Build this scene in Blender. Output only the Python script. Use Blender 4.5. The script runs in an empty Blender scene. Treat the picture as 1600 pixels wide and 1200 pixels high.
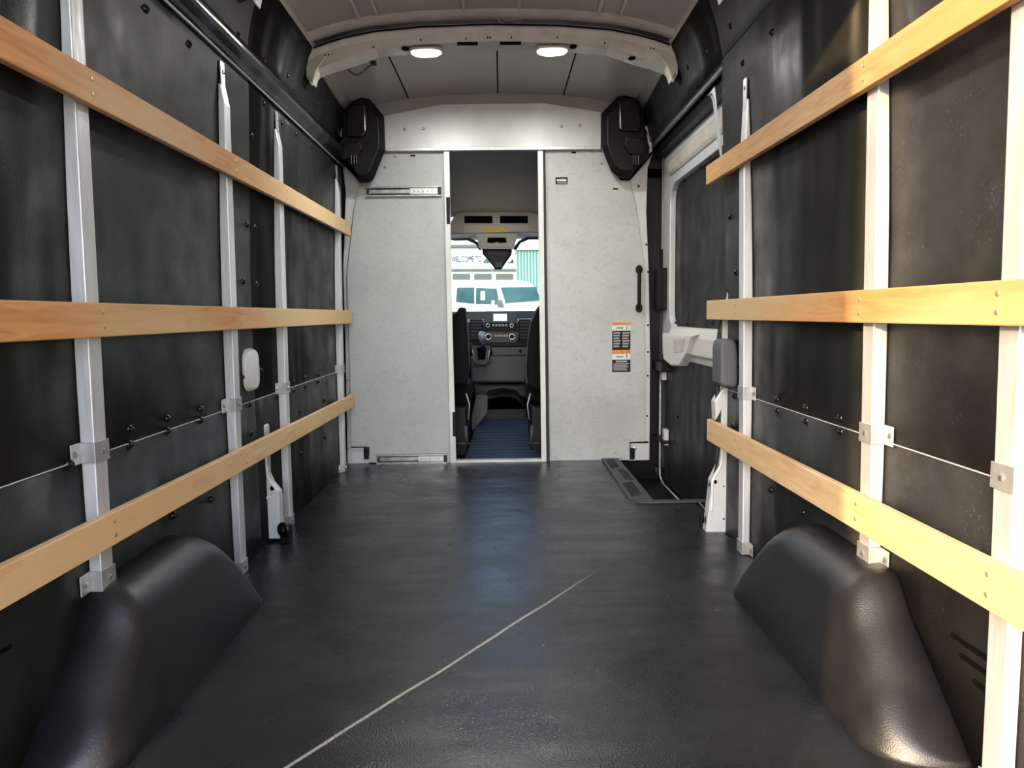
import bpy, bmesh, math, random
from mathutils import Vector, Matrix
random.seed(4)
S = bpy.context.scene
C = S.collection
R = math.radians

# ---------------------------------------------------------------- camera, world, sun, exposure
FPX = 1100.0; EYE = Vector((0, 0, .84))
def cam_basis(a, p, r):
    a, p, r = R(a), R(p), R(r)
    f = Vector((math.sin(a)*math.cos(p), math.cos(a)*math.cos(p), -math.sin(p)))
    rt = Vector((math.cos(a), -math.sin(a), 0)); up = rt.cross(f)
    return f, math.cos(r)*rt - math.sin(r)*up, math.cos(r)*up + math.sin(r)*rt
CF, CR, CU = cam_basis(.8, 5.6, .8)
cd = bpy.data.cameras.new('camera'); cam = bpy.data.objects.new('camera', cd); C.objects.link(cam)
cd.sensor_fit = 'HORIZONTAL'; cd.sensor_width = 36; cd.lens = 36*FPX/1600; cd.clip_start = .02; cd.clip_end = 500
cam.matrix_world = Matrix.Translation(EYE) @ Matrix((CR, CU, -CF)).transposed().to_4x4()
S.camera = cam
W = bpy.data.worlds.new('world'); S.world = W; W.use_nodes = True
wn = W.node_tree; wn.nodes.clear()
sky = wn.nodes.new('ShaderNodeTexSky'); sky.sky_type = 'NISHITA'; sky.sun_disc = False
sky.sun_elevation = R(28); sky.sun_rotation = R(215); sky.air_density = 1.0; sky.dust_density = 2.0
hs = wn.nodes.new('ShaderNodeHueSaturation'); hs.inputs['Saturation'].default_value = .75
bg = wn.nodes.new('ShaderNodeBackground'); bg.inputs[1].default_value = .42
wo = wn.nodes.new('ShaderNodeOutputWorld')
wn.links.new(sky.outputs[0], hs.inputs['Color']); wn.links.new(hs.outputs[0], bg.inputs[0]); wn.links.new(bg.outputs[0], wo.inputs[0])
SUN_DIR = Vector((.71, 1, -.30)).normalized()
sl = bpy.data.lights.new('sun', 'SUN'); sl.energy = 3.0; sl.angle = R(.6); sl.color = (1, .66, .33)
sun = bpy.data.objects.new('sun', sl); C.objects.link(sun); sun.location = (-8, -12, 5)
sun.rotation_euler = SUN_DIR.to_track_quat('-Z', 'Y').to_euler()
vs = S.view_settings; vs.view_transform = 'Standard'; vs.look = 'None'; vs.exposure = 1.5; vs.gamma = 1; vs.use_curve_mapping = False

# ---------------------------------------------------------------- measuring helpers: a photo pixel -> a point on a real plane
def ray(px, py):
    return (CF + CR*((px-800)/FPX) - CU*((py-600)/FPX))
def onX(px, py, X): d = ray(px, py); return EYE + d*((X-EYE.x)/d.x)
def onY(px, py, Y): d = ray(px, py); return EYE + d*((Y-EYE.y)/d.y)
def onZ(px, py, Z): d = ray(px, py); return EYE + d*((Z-EYE.z)/d.z)
CX = -.02
PROF = [(-.2, .868), (0, .868), (.6, .867), (1.0, .861), (1.3, .849), (1.62, .835), (1.76, .835), (1.86, .815), (1.95, .785), (2.02, .74)]
def half(z):
    for (a, wa), (b, wb) in zip(PROF, PROF[1:]):
        if z <= b: return wa + (wb-wa)*max(0, (z-a))/(b-a)
    return PROF[-1][1]
def wallx(z, s): return CX + s*half(z)
def onW(px, py, s, off=0):
    p = onX(px, py, s*.86)
    for _ in range(6): p = onX(px, py, wallx(p.z, s) - s*off)
    return p

# ---------------------------------------------------------------- materials
M = {}
def mat(name, col, rough=.5, metal=0, var=None, vscale=4, vstretch=(1, 1, 1), bump=0, bscale=60, bstretch=(1, 1, 1), spec=.5, emit=0, coat=0, rvar=0, big=0, bigscale=3, bigstretch=(1,1,1), vlo=.35, vhi=.7):
    m = bpy.data.materials.new(name); m.use_nodes = True; M[name] = m
    t = m.node_tree; b = t.nodes['Principled BSDF']; L = t.links.new
    b.inputs['Base Color'].default_value = (*col, 1); b.inputs['Roughness'].default_value = rough
    b.inputs['Metallic'].default_value = metal; b.inputs['Specular IOR Level'].default_value = spec
    b.inputs['Coat Weight'].default_value = coat
    tc = t.nodes.new('ShaderNodeTexCoord')
    def noise(sc, st, det=4):
        mp = t.nodes.new('ShaderNodeMapping'); mp.inputs['Scale'].default_value = st
        L(tc.outputs['Object'], mp.inputs[0]); n = t.nodes.new('ShaderNodeTexNoise')
        n.inputs['Scale'].default_value = sc; n.inputs['Detail'].default_value = det
        L(mp.outputs[0], n.inputs['Vector']); return n.outputs['Fac']
    if var:
        f = noise(vscale, vstretch, 6); r = t.nodes.new('ShaderNodeValToRGB')
        r.color_ramp.elements[0].position = vlo; r.color_ramp.elements[0].color = (*col, 1)
        r.color_ramp.elements[1].position = vhi; r.color_ramp.elements[1].color = (*var, 1)
        L(f, r.inputs[0]); L(r.outputs[0], b.inputs['Base Color'])
    if rvar:
        f = noise(vscale*1.7, vstretch, 5); mr = t.nodes.new('ShaderNodeMapRange')
        mr.inputs[1].default_value = .3; mr.inputs[2].default_value = .7
        mr.inputs[3].default_value = rough-rvar; mr.inputs[4].default_value = rough+rvar
        L(f, mr.inputs[0]); L(mr.outputs[0], b.inputs['Roughness'])
    last = None
    if bump:
        bn = t.nodes.new('ShaderNodeBump'); bn.inputs['Strength'].default_value = bump; bn.inputs['Distance'].default_value = .002
        L(noise(bscale, bstretch, 3), bn.inputs['Height']); last = bn.outputs[0]
    if big:
        b2 = t.nodes.new('ShaderNodeBump'); b2.inputs['Strength'].default_value = 1; b2.inputs['Distance'].default_value = big
        L(noise(bigscale, bigstretch, 1), b2.inputs['Height'])
        if last: L(last, b2.inputs['Normal'])
        last = b2.outputs[0]
    if last: L(last, b.inputs['Normal'])
    if emit: b.inputs['Emission Color'].default_value = (*col, 1); b.inputs['Emission Strength'].default_value = emit
    return m
mat('black_panel', (.011, .0125, .012), .46, spec=.17, var=(.019, .020, .019), vscale=4, bump=.25, bscale=260, rvar=.12, big=.045, bigscale=2.2, bigstretch=(1, 2.4, .7))
mat('black_gloss', (.006, .006, .006), .22, spec=.4, bump=.1, bscale=120, big=.01, bigscale=5)
mat('arch_plastic', (.012, .0125, .014), .36, spec=.6, var=(.019, .019, .020), vscale=14, bump=.35, bscale=420)
mat('black_plastic', (.005, .005, .0055), .42, spec=.2, bump=.2, bscale=300)
mat('seat_cloth', (.006, .006, .006), .9, spec=.2, bump=.3, bscale=300)
mat('rubber', (.012, .012, .012), .6)
mat('slot_dark', (.004, .004, .004), .9, spec=.02)
mat('dash_grey', (.05, .055, .06), .55, bump=.2, bscale=300)
mat('dash_dark', (.02, .022, .025), .5, bump=.2, bscale=300)
mat('cab_trim', (.42, .40, .35), .6, bump=.15, bscale=200)
mat('headliner', (.36, .35, .31), .9, bump=.2, bscale=300)
mat('yellow_label', (.75, .55, .03), .5, var=(.3, .2, .02), vscale=90, vstretch=(1, 1, 3))
mat('cab_mat', (.016, .028, .046), .45, bump=.2, bscale=300)
mat('van_white', (.74, .73, .71), .3, coat=.3, var=(.68, .67, .65), vscale=5, bump=.05, bscale=30)
mat('roof_grey', (.46, .445, .42), .33, coat=.4, var=(.5, .48, .455), vscale=3, big=.01, bigscale=3)
mat('bow_paint', (.60, .57, .52), .35, coat=.3, var=(.48, .45, .41), vscale=12, bump=.1, bscale=60)
mat('pillar_paint', (.58, .60, .62), .35, coat=.3, var=(.52, .54, .55), vscale=9)
mat('alu', (.70, .72, .75), .45, .45, var=(.6, .61, .63), vscale=16, vstretch=(3, 3, .4), bump=.15, bscale=80, bstretch=(3, 3, .3), rvar=.1)
mat('alu_bracket', (.55, .56, .57), .4, .6, var=(.42, .42, .43), vscale=30)
mat('alu_panel', (.60, .63, .63), .42, .25, var=(.5, .52, .52), vscale=5, bump=.1, bscale=50)
mat('steel', (.36, .40, .40), .32, .9, var=(.22, .25, .25), vscale=40)
mat('screw_steel', (.5, .5, .5), .35, .9)
mat('screw_brass', (.6, .5, .33), .45, .7)
mat('chrome', (.8, .82, .84), .15, 1)
mat('knob_grey', (.3, .36, .42), .25, .3)
mat('pad_grey', (.09, .095, .10), .55, bump=.1, bscale=200)
mat('lamp_lens', (1, .97, .9), .3, emit=14)
mat('lamp_off', (.62, .62, .58), .25, coat=.5)
mat('screen_blue', (.35, .55, .95), .3, emit=.6)
mat('sticker_orange', (.75, .27, .05), .5, var=(.5, .15, .02), vscale=160, vstretch=(1, 1, .3), vlo=.5, vhi=.6)
mat('sticker_white', (.78, .78, .76), .5, var=(.3, .3, .3), vscale=140, vlo=.55, vhi=.65)
mat('sticker_black', (.012, .012, .012), .6, spec=.2)
mat('print_grey', (.32, .33, .33), .5)
mat('asphalt', (.20, .195, .185), .9, var=(.26, .25, .23), vscale=3, bump=.5, bscale=60)
mat('building_white', (.50, .53, .54), .7, var=(.46, .49, .50), vscale=2)
mat('building_grey', (.05, .065, .065), .8)
mat('teal_paint', (.10, .20, .18), .6, var=(.13, .24, .22), vscale=.6)
mat('car_white', (.72, .74, .75), .3, coat=.5)
mat('car_glass', (.015, .045, .055), .12, spec=.2, var=(.05, .10, .12), vscale=2)
mat('sign_ink', (.015, .03, .05), .9, spec=.1)
mat('ledge_white', (.70, .71, .70), .35, coat=.3)

mat('dusty_sunlit_panel', (.022, .021, .0195), .55, spec=.25, var=(.036, .034, .031), vscale=9, bump=.35, bscale=300, rvar=.06, big=.02, bigscale=2.2, bigstretch=(1, 2.4, .7))  # dust speckles over a base colour lightened to paint in the sunlight here
_t = M['dusty_sunlit_panel'].node_tree; _b = _t.nodes['Principled BSDF']; _src = _b.inputs['Base Color'].links[0].from_socket
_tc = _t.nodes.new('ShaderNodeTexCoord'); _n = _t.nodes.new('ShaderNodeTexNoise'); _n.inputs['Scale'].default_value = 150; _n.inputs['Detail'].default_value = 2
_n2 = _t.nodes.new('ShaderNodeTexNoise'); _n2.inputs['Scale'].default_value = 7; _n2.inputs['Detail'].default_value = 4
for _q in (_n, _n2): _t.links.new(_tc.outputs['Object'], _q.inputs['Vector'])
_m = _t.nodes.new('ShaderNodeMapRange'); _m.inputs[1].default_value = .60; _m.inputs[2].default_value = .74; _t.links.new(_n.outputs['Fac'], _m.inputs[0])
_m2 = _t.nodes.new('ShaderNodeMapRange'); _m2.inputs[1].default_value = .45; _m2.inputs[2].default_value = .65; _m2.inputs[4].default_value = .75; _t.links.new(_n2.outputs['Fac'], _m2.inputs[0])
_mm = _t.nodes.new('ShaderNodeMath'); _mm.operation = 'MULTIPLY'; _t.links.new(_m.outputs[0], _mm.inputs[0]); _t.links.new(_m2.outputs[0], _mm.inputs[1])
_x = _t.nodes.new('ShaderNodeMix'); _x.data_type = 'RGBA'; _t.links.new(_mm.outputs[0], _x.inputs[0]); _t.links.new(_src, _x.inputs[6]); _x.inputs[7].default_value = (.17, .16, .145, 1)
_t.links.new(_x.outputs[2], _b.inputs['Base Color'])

def wood(name, c1, c2, c3, stain=(.5, .31, .16), grad=0):
    m = bpy.data.materials.new(name); m.use_nodes = True; M[name] = m
    t = m.node_tree; b = t.nodes['Principled BSDF']; L = t.links.new
    tc = t.nodes.new('ShaderNodeTexCoord')
    mp = t.nodes.new('ShaderNodeMapping'); mp.inputs['Scale'].default_value = (3, .9, 9); L(tc.outputs['Object'], mp.inputs[0])
    n = t.nodes.new('ShaderNodeTexNoise'); n.inputs['Scale'].default_value = 5; n.inputs['Detail'].default_value = 7; n.inputs['Distortion'].default_value = 1.2
    L(mp.outputs[0], n.inputs['Vector'])
    r = t.nodes.new('ShaderNodeValToRGB'); e = r.color_ramp.elements
    e[0].position = .3; e[0].color = (*c2, 1); e[1].position = .68; e[1].color = (*c1, 1)
    L(n.outputs['Fac'], r.inputs[0])
    mp2 = t.nodes.new('ShaderNodeMapping'); mp2.inputs['Scale'].default_value = (1, .35, 1); L(tc.outputs['Object'], mp2.inputs[0])
    n2 = t.nodes.new('ShaderNodeTexNoise'); n2.inputs['Scale'].default_value = 2.4; n2.inputs['Detail'].default_value = 3; L(mp2.outputs[0], n2.inputs['Vector'])
    mr = t.nodes.new('ShaderNodeMapRange'); mr.inputs[1].default_value = .42; mr.inputs[2].default_value = .62; 
    if grad:
        sp = t.nodes.new('ShaderNodeSeparateXYZ'); L(tc.outputs['Object'], sp.inputs[0])
        ma = t.nodes.new('ShaderNodeMath'); ma.operation = 'MULTIPLY_ADD'; ma.inputs[1].default_value = grad
        L(sp.outputs[1], ma.inputs[0]); L(n2.outputs['Fac'], ma.inputs[2]); L(ma.outputs[0], mr.inputs[0])
    else: L(n2.outputs['Fac'], mr.inputs[0])
    mx = t.nodes.new('ShaderNodeMix'); mx.data_type = 'RGBA'; L(mr.outputs[0], mx.inputs[0]); L(r.outputs[0], mx.inputs[6]); mx.inputs[7].default_value = (*c3, 1)
    n3 = t.nodes.new('ShaderNodeTexNoise'); n3.inputs['Scale'].default_value = 9; n3.inputs['Detail'].default_value = 6; L(mp2.outputs[0], n3.inputs['Vector'])
    m3 = t.nodes.new('ShaderNodeMapRange'); m3.inputs[1].default_value = .62; m3.inputs[2].default_value = .75; m3.inputs[4].default_value = .6; L(n3.outputs['Fac'], m3.inputs[0])
    mx2 = t.nodes.new('ShaderNodeMix'); mx2.data_type = 'RGBA'; L(m3.outputs[0], mx2.inputs[0]); L(mx.outputs[2], mx2.inputs[6]); mx2.inputs[7].default_value = (*stain, 1)
    L(mx2.outputs[2], b.inputs['Base Color'])
    mp4 = t.nodes.new('ShaderNodeMapping'); mp4.inputs['Scale'].default_value = (20, 1.2, 60); L(tc.outputs['Object'], mp4.inputs[0])
    n4 = t.nodes.new('ShaderNodeTexNoise'); n4.inputs['Scale'].default_value = 6; L(mp4.outputs[0], n4.inputs['Vector'])
    bn = t.nodes.new('ShaderNodeBump'); bn.inputs['Strength'].default_value = .3; bn.inputs['Distance'].default_value = .001
    L(n4.outputs['Fac'], bn.inputs['Height']); L(bn.outputs[0], b.inputs['Normal'])
    b.inputs['Roughness'].default_value = .58; b.inputs['Specular IOR Level'].default_value = .3
wood('wood_orange', (.74, .38, .14), (.52, .22, .07), (.70, .50, .27), grad=.22)
wood('wood_honey', (.78, .50, .24), (.58, .31, .12), (.74, .38, .14))
wood('wood_pale', (.82, .60, .35), (.66, .43, .21), (.78, .51, .26))

# scuffed white paint of the bulkhead
def scuffed(name, base, dirt, seed):
    m = bpy.data.materials.new(name); m.use_nodes = True; M[name] = m
    t = m.node_tree; b = t.nodes['Principled BSDF']; L = t.links.new
    tc = t.nodes.new('ShaderNodeTexCoord'); cur = None
    def layer(prev, scale, st, lo, hi, amt, col, dist=0, off=0):
        mp = t.nodes.new('ShaderNodeMapping'); mp.inputs['Scale'].default_value = st; mp.inputs['Location'].default_value = (seed+off, seed, off)
        L(tc.outputs['Object'], mp.inputs[0])
        n = t.nodes.new('ShaderNodeTexNoise'); n.inputs['Scale'].default_value = scale; n.inputs['Detail'].default_value = 8; n.inputs['Distortion'].default_value = dist
        L(mp.outputs[0], n.inputs['Vector'])
        r = t.nodes.new('ShaderNodeMapRange'); r.inputs[1].default_value = lo; r.inputs[2].default_value = hi; r.inputs[4].default_value = amt; L(n.outputs['Fac'], r.inputs[0])
        x = t.nodes.new('ShaderNodeMix'); x.data_type = 'RGBA'; L(r.outputs[0], x.inputs[0])
        if prev is None: x.inputs[6].default_value = (*base, 1)
        else: L(prev, x.inputs[6])
        x.inputs[7].default_value = (*col, 1); return x.outputs[2]
    cur = layer(None, 2.2, (1, 1, 1), .45, .75, .55, dirt)
    cur = layer(cur, 16, (1, 1, 1.2), .5, .8, .35, (dirt[0]*.8, dirt[1]*.8, dirt[2]*.8), 2, 3)
    cur = layer(cur, 55, (1, 1, 1.6), .56, .8, .4, (.26, .26, .25), .6, 9)
    L(cur, b.inputs['Base Color']); b.inputs['Roughness'].default_value = .45; b.inputs['Metallic'].default_value = .1
scuffed('scuffed_left', (.42, .455, .455), (.29, .31, .30), 0)
scuffed('scuffed_right', (.47, .49, .49), (.29, .30, .27), 5)

# floor mat: rubbery vinyl, dusty patches, one pale line
def floor_mat():
    m = bpy.data.materials.new('floor_vinyl'); m.use_nodes = True; M['floor_vinyl'] = m
    t = m.node_tree; b = t.nodes['Principled BSDF']; L = t.links.new
    tc = t.nodes.new('ShaderNodeTexCoord'); sep = t.nodes.new('ShaderNodeSeparateXYZ'); L(tc.outputs['Object'], sep.inputs[0])
    def nz(scale, det=4, st=(1, 1, 1)):
        mp = t.nodes.new('ShaderNodeMapping'); mp.inputs['Scale'].default_value = st; L(tc.outputs['Object'], mp.inputs[0])
        n = t.nodes.new('ShaderNodeTexNoise'); n.inputs['Scale'].default_value = scale; n.inputs['Detail'].default_value = det; L(mp.outputs[0], n.inputs['Vector']); return n.outputs['Fac']
    def mth(op, a, c, d=None):
        n = t.nodes.new('ShaderNodeMath'); n.operation = op
        for i, v in enumerate((a, c, d)):
            if v is None: continue
            if isinstance(v, (int, float)): n.inputs[i].default_value = v
            else: L(v, n.inputs[i])
        return n.outputs[0]
    r = t.nodes.new('ShaderNodeValToRGB'); r.color_ramp.elements[0].position = .35; r.color_ramp.elements[0].color = (.007, .009, .011, 1)
    r.color_ramp.elements[1].position = .7; r.color_ramp.elements[1].color = (.015, .0175, .020, 1)
    L(nz(3.5, 6, (1.6, 1, 1)), r.inputs[0])
    # speckles of the grain
    g = t.nodes.new('ShaderNodeMapRange'); g.inputs[1].default_value = .5; g.inputs[2].default_value = .8; g.inputs[4].default_value = .35; L(nz(420, 2), g.inputs[0])
    mx = t.nodes.new('ShaderNodeMix'); mx.data_type = 'RGBA'; L(g.outputs[0], mx.inputs[0]); L(r.outputs[0], mx.inputs[6]); mx.inputs[7].default_value = (.10, .10, .10, 1)
    # pale line drawn from A to B on the floor, fading towards B
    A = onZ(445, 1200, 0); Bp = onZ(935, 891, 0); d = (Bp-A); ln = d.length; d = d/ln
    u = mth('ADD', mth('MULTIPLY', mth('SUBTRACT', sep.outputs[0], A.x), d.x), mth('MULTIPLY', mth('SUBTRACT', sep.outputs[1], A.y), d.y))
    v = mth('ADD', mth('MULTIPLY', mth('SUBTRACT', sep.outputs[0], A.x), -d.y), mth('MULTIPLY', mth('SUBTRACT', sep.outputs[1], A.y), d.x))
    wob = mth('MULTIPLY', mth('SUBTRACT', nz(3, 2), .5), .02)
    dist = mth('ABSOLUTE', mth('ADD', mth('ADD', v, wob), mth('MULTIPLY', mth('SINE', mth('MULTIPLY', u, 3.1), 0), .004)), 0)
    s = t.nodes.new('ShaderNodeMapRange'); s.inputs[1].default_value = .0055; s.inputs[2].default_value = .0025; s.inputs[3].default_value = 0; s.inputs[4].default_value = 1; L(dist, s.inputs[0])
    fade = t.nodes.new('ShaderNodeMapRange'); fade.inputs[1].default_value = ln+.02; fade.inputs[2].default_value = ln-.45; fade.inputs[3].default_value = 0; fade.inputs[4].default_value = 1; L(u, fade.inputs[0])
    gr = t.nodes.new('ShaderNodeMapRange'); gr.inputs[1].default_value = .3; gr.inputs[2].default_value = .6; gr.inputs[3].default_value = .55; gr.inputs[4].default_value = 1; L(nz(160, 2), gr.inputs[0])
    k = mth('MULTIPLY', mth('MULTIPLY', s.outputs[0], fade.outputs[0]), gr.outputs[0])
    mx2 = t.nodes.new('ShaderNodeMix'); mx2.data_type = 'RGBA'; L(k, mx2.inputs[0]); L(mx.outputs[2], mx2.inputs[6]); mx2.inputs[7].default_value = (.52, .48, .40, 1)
    # small white crumbs of dirt
    vo = t.nodes.new('ShaderNodeTexVoronoi'); vo.inputs['Scale'].default_value = 9; L(tc.outputs['Object'], vo.inputs['Vector'])
    cr = t.nodes.new('ShaderNodeMapRange'); cr.inputs[1].default_value = .028; cr.inputs[2].default_value = .018; cr.inputs[3].default_value = 0; cr.inputs[4].default_value = .7; L(vo.outputs['Distance'], cr.inputs[0])
    mx3 = t.nodes.new('ShaderNodeMix'); mx3.data_type = 'RGBA'; L(cr.outputs[0], mx3.inputs[0]); L(mx2.outputs[2], mx3.inputs[6]); mx3.inputs[7].default_value = (.5, .5, .48, 1)
    L(mx3.outputs[2], b.inputs['Base Color'])
    rr = t.nodes.new('ShaderNodeMapRange'); rr.inputs[1].default_value = .35; rr.inputs[2].default_value = .65; rr.inputs[3].default_value = .20; rr.inputs[4].default_value = .38; L(nz(4, 5), rr.inputs[0]); L(rr.outputs[0], b.inputs['Roughness'])
    b1 = t.nodes.new('ShaderNodeBump'); b1.inputs['Strength'].default_value = .8; b1.inputs['Distance'].default_value = .001; L(nz(260, 2), b1.inputs['Height'])
    b2 = t.nodes.new('ShaderNodeBump'); b2.inputs['Strength'].default_value = 1; b2.inputs['Distance'].default_value = .012; L(nz(2.2, 2, (1, 2.2, 1)), b2.inputs['Height']); L(b1.outputs[0], b2.inputs['Normal'])
    L(b2.outputs[0], b.inputs['Normal'])
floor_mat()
# windscreen glass: lets light through with a green tint, mirrors a little
g = bpy.data.materials.new('windscreen_glass'); g.use_nodes = True; M['glass'] = g; t = g.node_tree; t.nodes.clear()
o_ = t.nodes.new('ShaderNodeOutputMaterial'); tr = t.nodes.new('ShaderNodeBsdfTransparent'); tr.inputs[0].default_value = (.62, .73, .76, 1)
gl = t.nodes.new('ShaderNodeBsdfGlossy'); gl.inputs['Roughness'].default_value = .05; mxs = t.nodes.new('ShaderNodeMixShader'); mxs.inputs[0].default_value = .06
t.links.new(tr.outputs[0], mxs.inputs[1]); t.links.new(gl.outputs[0], mxs.inputs[2]); t.links.new(mxs.outputs[0], o_.inputs[0])

# ---------------------------------------------------------------- mesh builder
class MB:
    def __init__(s): s.b = bmesh.new()
    def box(s, x0, x1, y0, y1, z0, z1):
        v = [s.b.verts.new((x, y, z)) for x in (x0, x1) for y in (y0, y1) for z in (z0, z1)]
        for f in ((0,1,3,2),(4,6,7,5),(0,4,5,1),(2,3,7,6),(0,2,6,4),(1,5,7,3)): s.b.faces.new([v[i] for i in f])
        return s
    def hull8(s, pts):   # bottom loop of 4, top loop of 4
        v = [s.b.verts.new(p) for p in pts]
        for f in ((0,1,2,3),(4,7,6,5),(0,4,5,1),(1,5,6,2),(2,6,7,3),(3,7,4,0)): s.b.faces.new([v[i] for i in f])
        return s
    def prism(s, loop, ext):   # loop of points, extruded along the vector ext
        ext = Vector(ext); a = [s.b.verts.new(p) for p in loop]; c = [s.b.verts.new(Vector(p)+ext) for p in loop]; n = len(a)
        s.b.faces.new(a); s.b.faces.new(c[::-1])
        for i in range(n): s.b.faces.new((a[i], c[i], c[(i+1) % n], a[(i+1) % n]))
        return s
    def grid(s, rows, closed=False):
        vr = [[s.b.verts.new(p) for p in r] for r in rows]
        for a, c in zip(vr, vr[1:]):
            n = len(a)
            for i in range(n if closed else n-1): s.b.faces.new((a[i], a[(i+1) % n], c[(i+1) % n], c[i]))
        return vr
    def tube(s, pts, r, seg=10, cap=True):
        pts = [Vector(p) for p in pts]; rows = []; n = len(pts); rr = r if isinstance(r, (list, tuple)) else [r]*n
        ref = Vector((0, 0, 1))
        for i, p in enumerate(pts):
            d = (pts[min(i+1, n-1)] - pts[max(i-1, 0)]).normalized()
            if abs(d.dot(ref)) > .95: ref = Vector((1, 0, 0))
            u = d.cross(ref).normalized(); w = d.cross(u)
            rows.append([p + (u*math.cos(k*2*math.pi/seg) + w*math.sin(k*2*math.pi/seg))*rr[i] for k in range(seg)])
        vr = s.grid(rows, True)
        if cap: s.b.faces.new(vr[0]); s.b.faces.new(vr[-1][::-1])
        return s
    def torus(s, c, axis, R1, r, seg=20):
        axis = Vector(axis).normalized(); u = axis.orthogonal().normalized(); w = axis.cross(u); rows = []
        for i in range(seg+1):
            a = i*2*math.pi/seg; rd = u*math.cos(a)+w*math.sin(a)
            rows.append([Vector(c)+rd*(R1+r*math.cos(k*math.pi/4))+axis*r*math.sin(k*math.pi/4) for k in range(8)])
        s.grid(rows, True); return s
    def dome(s, c, n, r, h, seg=12):
        n = Vector(n).normalized(); u = n.orthogonal().normalized(); w = n.cross(u); c = Vector(c); rows = []
        for k in range(4):
            a = k*math.pi/8; rows.append([c + (u*math.cos(i*2*math.pi/seg)+w*math.sin(i*2*math.pi/seg))*r*math.cos(a) + n*h*math.sin(a) for i in range(seg)])
        vr = s.grid(rows, True); s.b.faces.new(vr[-1]); return s
    def build(s, name, m, parent=None, smooth=False, bev=0, solid=0, seg=2):
        bmesh.ops.recalc_face_normals(s.b, faces=s.b.faces)
        if parent is not None:
            wl = Vector((0, 0, 0)); q = parent
            while q is not None: wl += q.location; q = q.parent
            bmesh.ops.translate(s.b, verts=s.b.verts, vec=-wl)
        me = bpy.data.meshes.new(name); s.b.to_mesh(me); s.b.free()
        me.materials.append(M[m]); o = bpy.data.objects.new(name, me); C.objects.link(o)
        if parent is not None: o.parent = parent
        if smooth:
            for p in me.polygons: p.use_smooth = True
        if solid: k = o.modifiers.new('s', 'SOLIDIFY'); k.thickness = solid; k.offset = 0
        if bev: k = o.modifiers.new('b', 'BEVEL'); k.width = bev; k.segments = seg; k.limit_method = 'ANGLE'; k.angle_limit = R(35)
        if bev and smooth: pass
        return o
def tag(o, label=None, cat=None, group=None, kind=None):
    if label: o['label'] = label
    if cat: o['category'] = cat
    if group: o['group'] = group
    if kind: o['kind'] = kind
    return o
def thing(name, label, cat, loc=(0, 0, 0), group=None):
    o = bpy.data.objects.new(name, None); C.objects.link(o); o.location = loc; o.empty_display_size = .05
    return tag(o, label, cat, group)
def struct(o): o['kind'] = 'structure'; return o
def group_root(name, loc=(0, 0, 0)):
    o = bpy.data.objects.new(name, None); C.objects.link(o); o.location = loc; o['kind'] = 'structure'; return o
def share(name, src, parent, wp, rot=None):   # a copy of a small mesh at a world point
    o = src.copy(); o.name = name; C.objects.link(o); o.parent = parent
    wl = Vector((0, 0, 0)); q = parent
    while q is not None: wl += q.location; q = q.parent
    o.location = Vector(wp) - wl
    if rot is not None: o.rotation_euler = rot
    return o

YP = 4.0          # partition plane
YEND = 0.0        # rear opening

# ================================================================ SETTING
# floor with step-well cut-out
f = MB()
f.box(CX-.90, .565, 0.0, 4.02, -.03, 0); f.box(.565, CX+.865, 0.0, 3.05, -.03, 0); f.box(CX+.865, CX+.90, 0.0, 2.66, -.03, 0)
f.b.verts.ensure_lookup_table()
floor = struct(f.build('floor', 'floor_vinyl', None))
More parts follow.
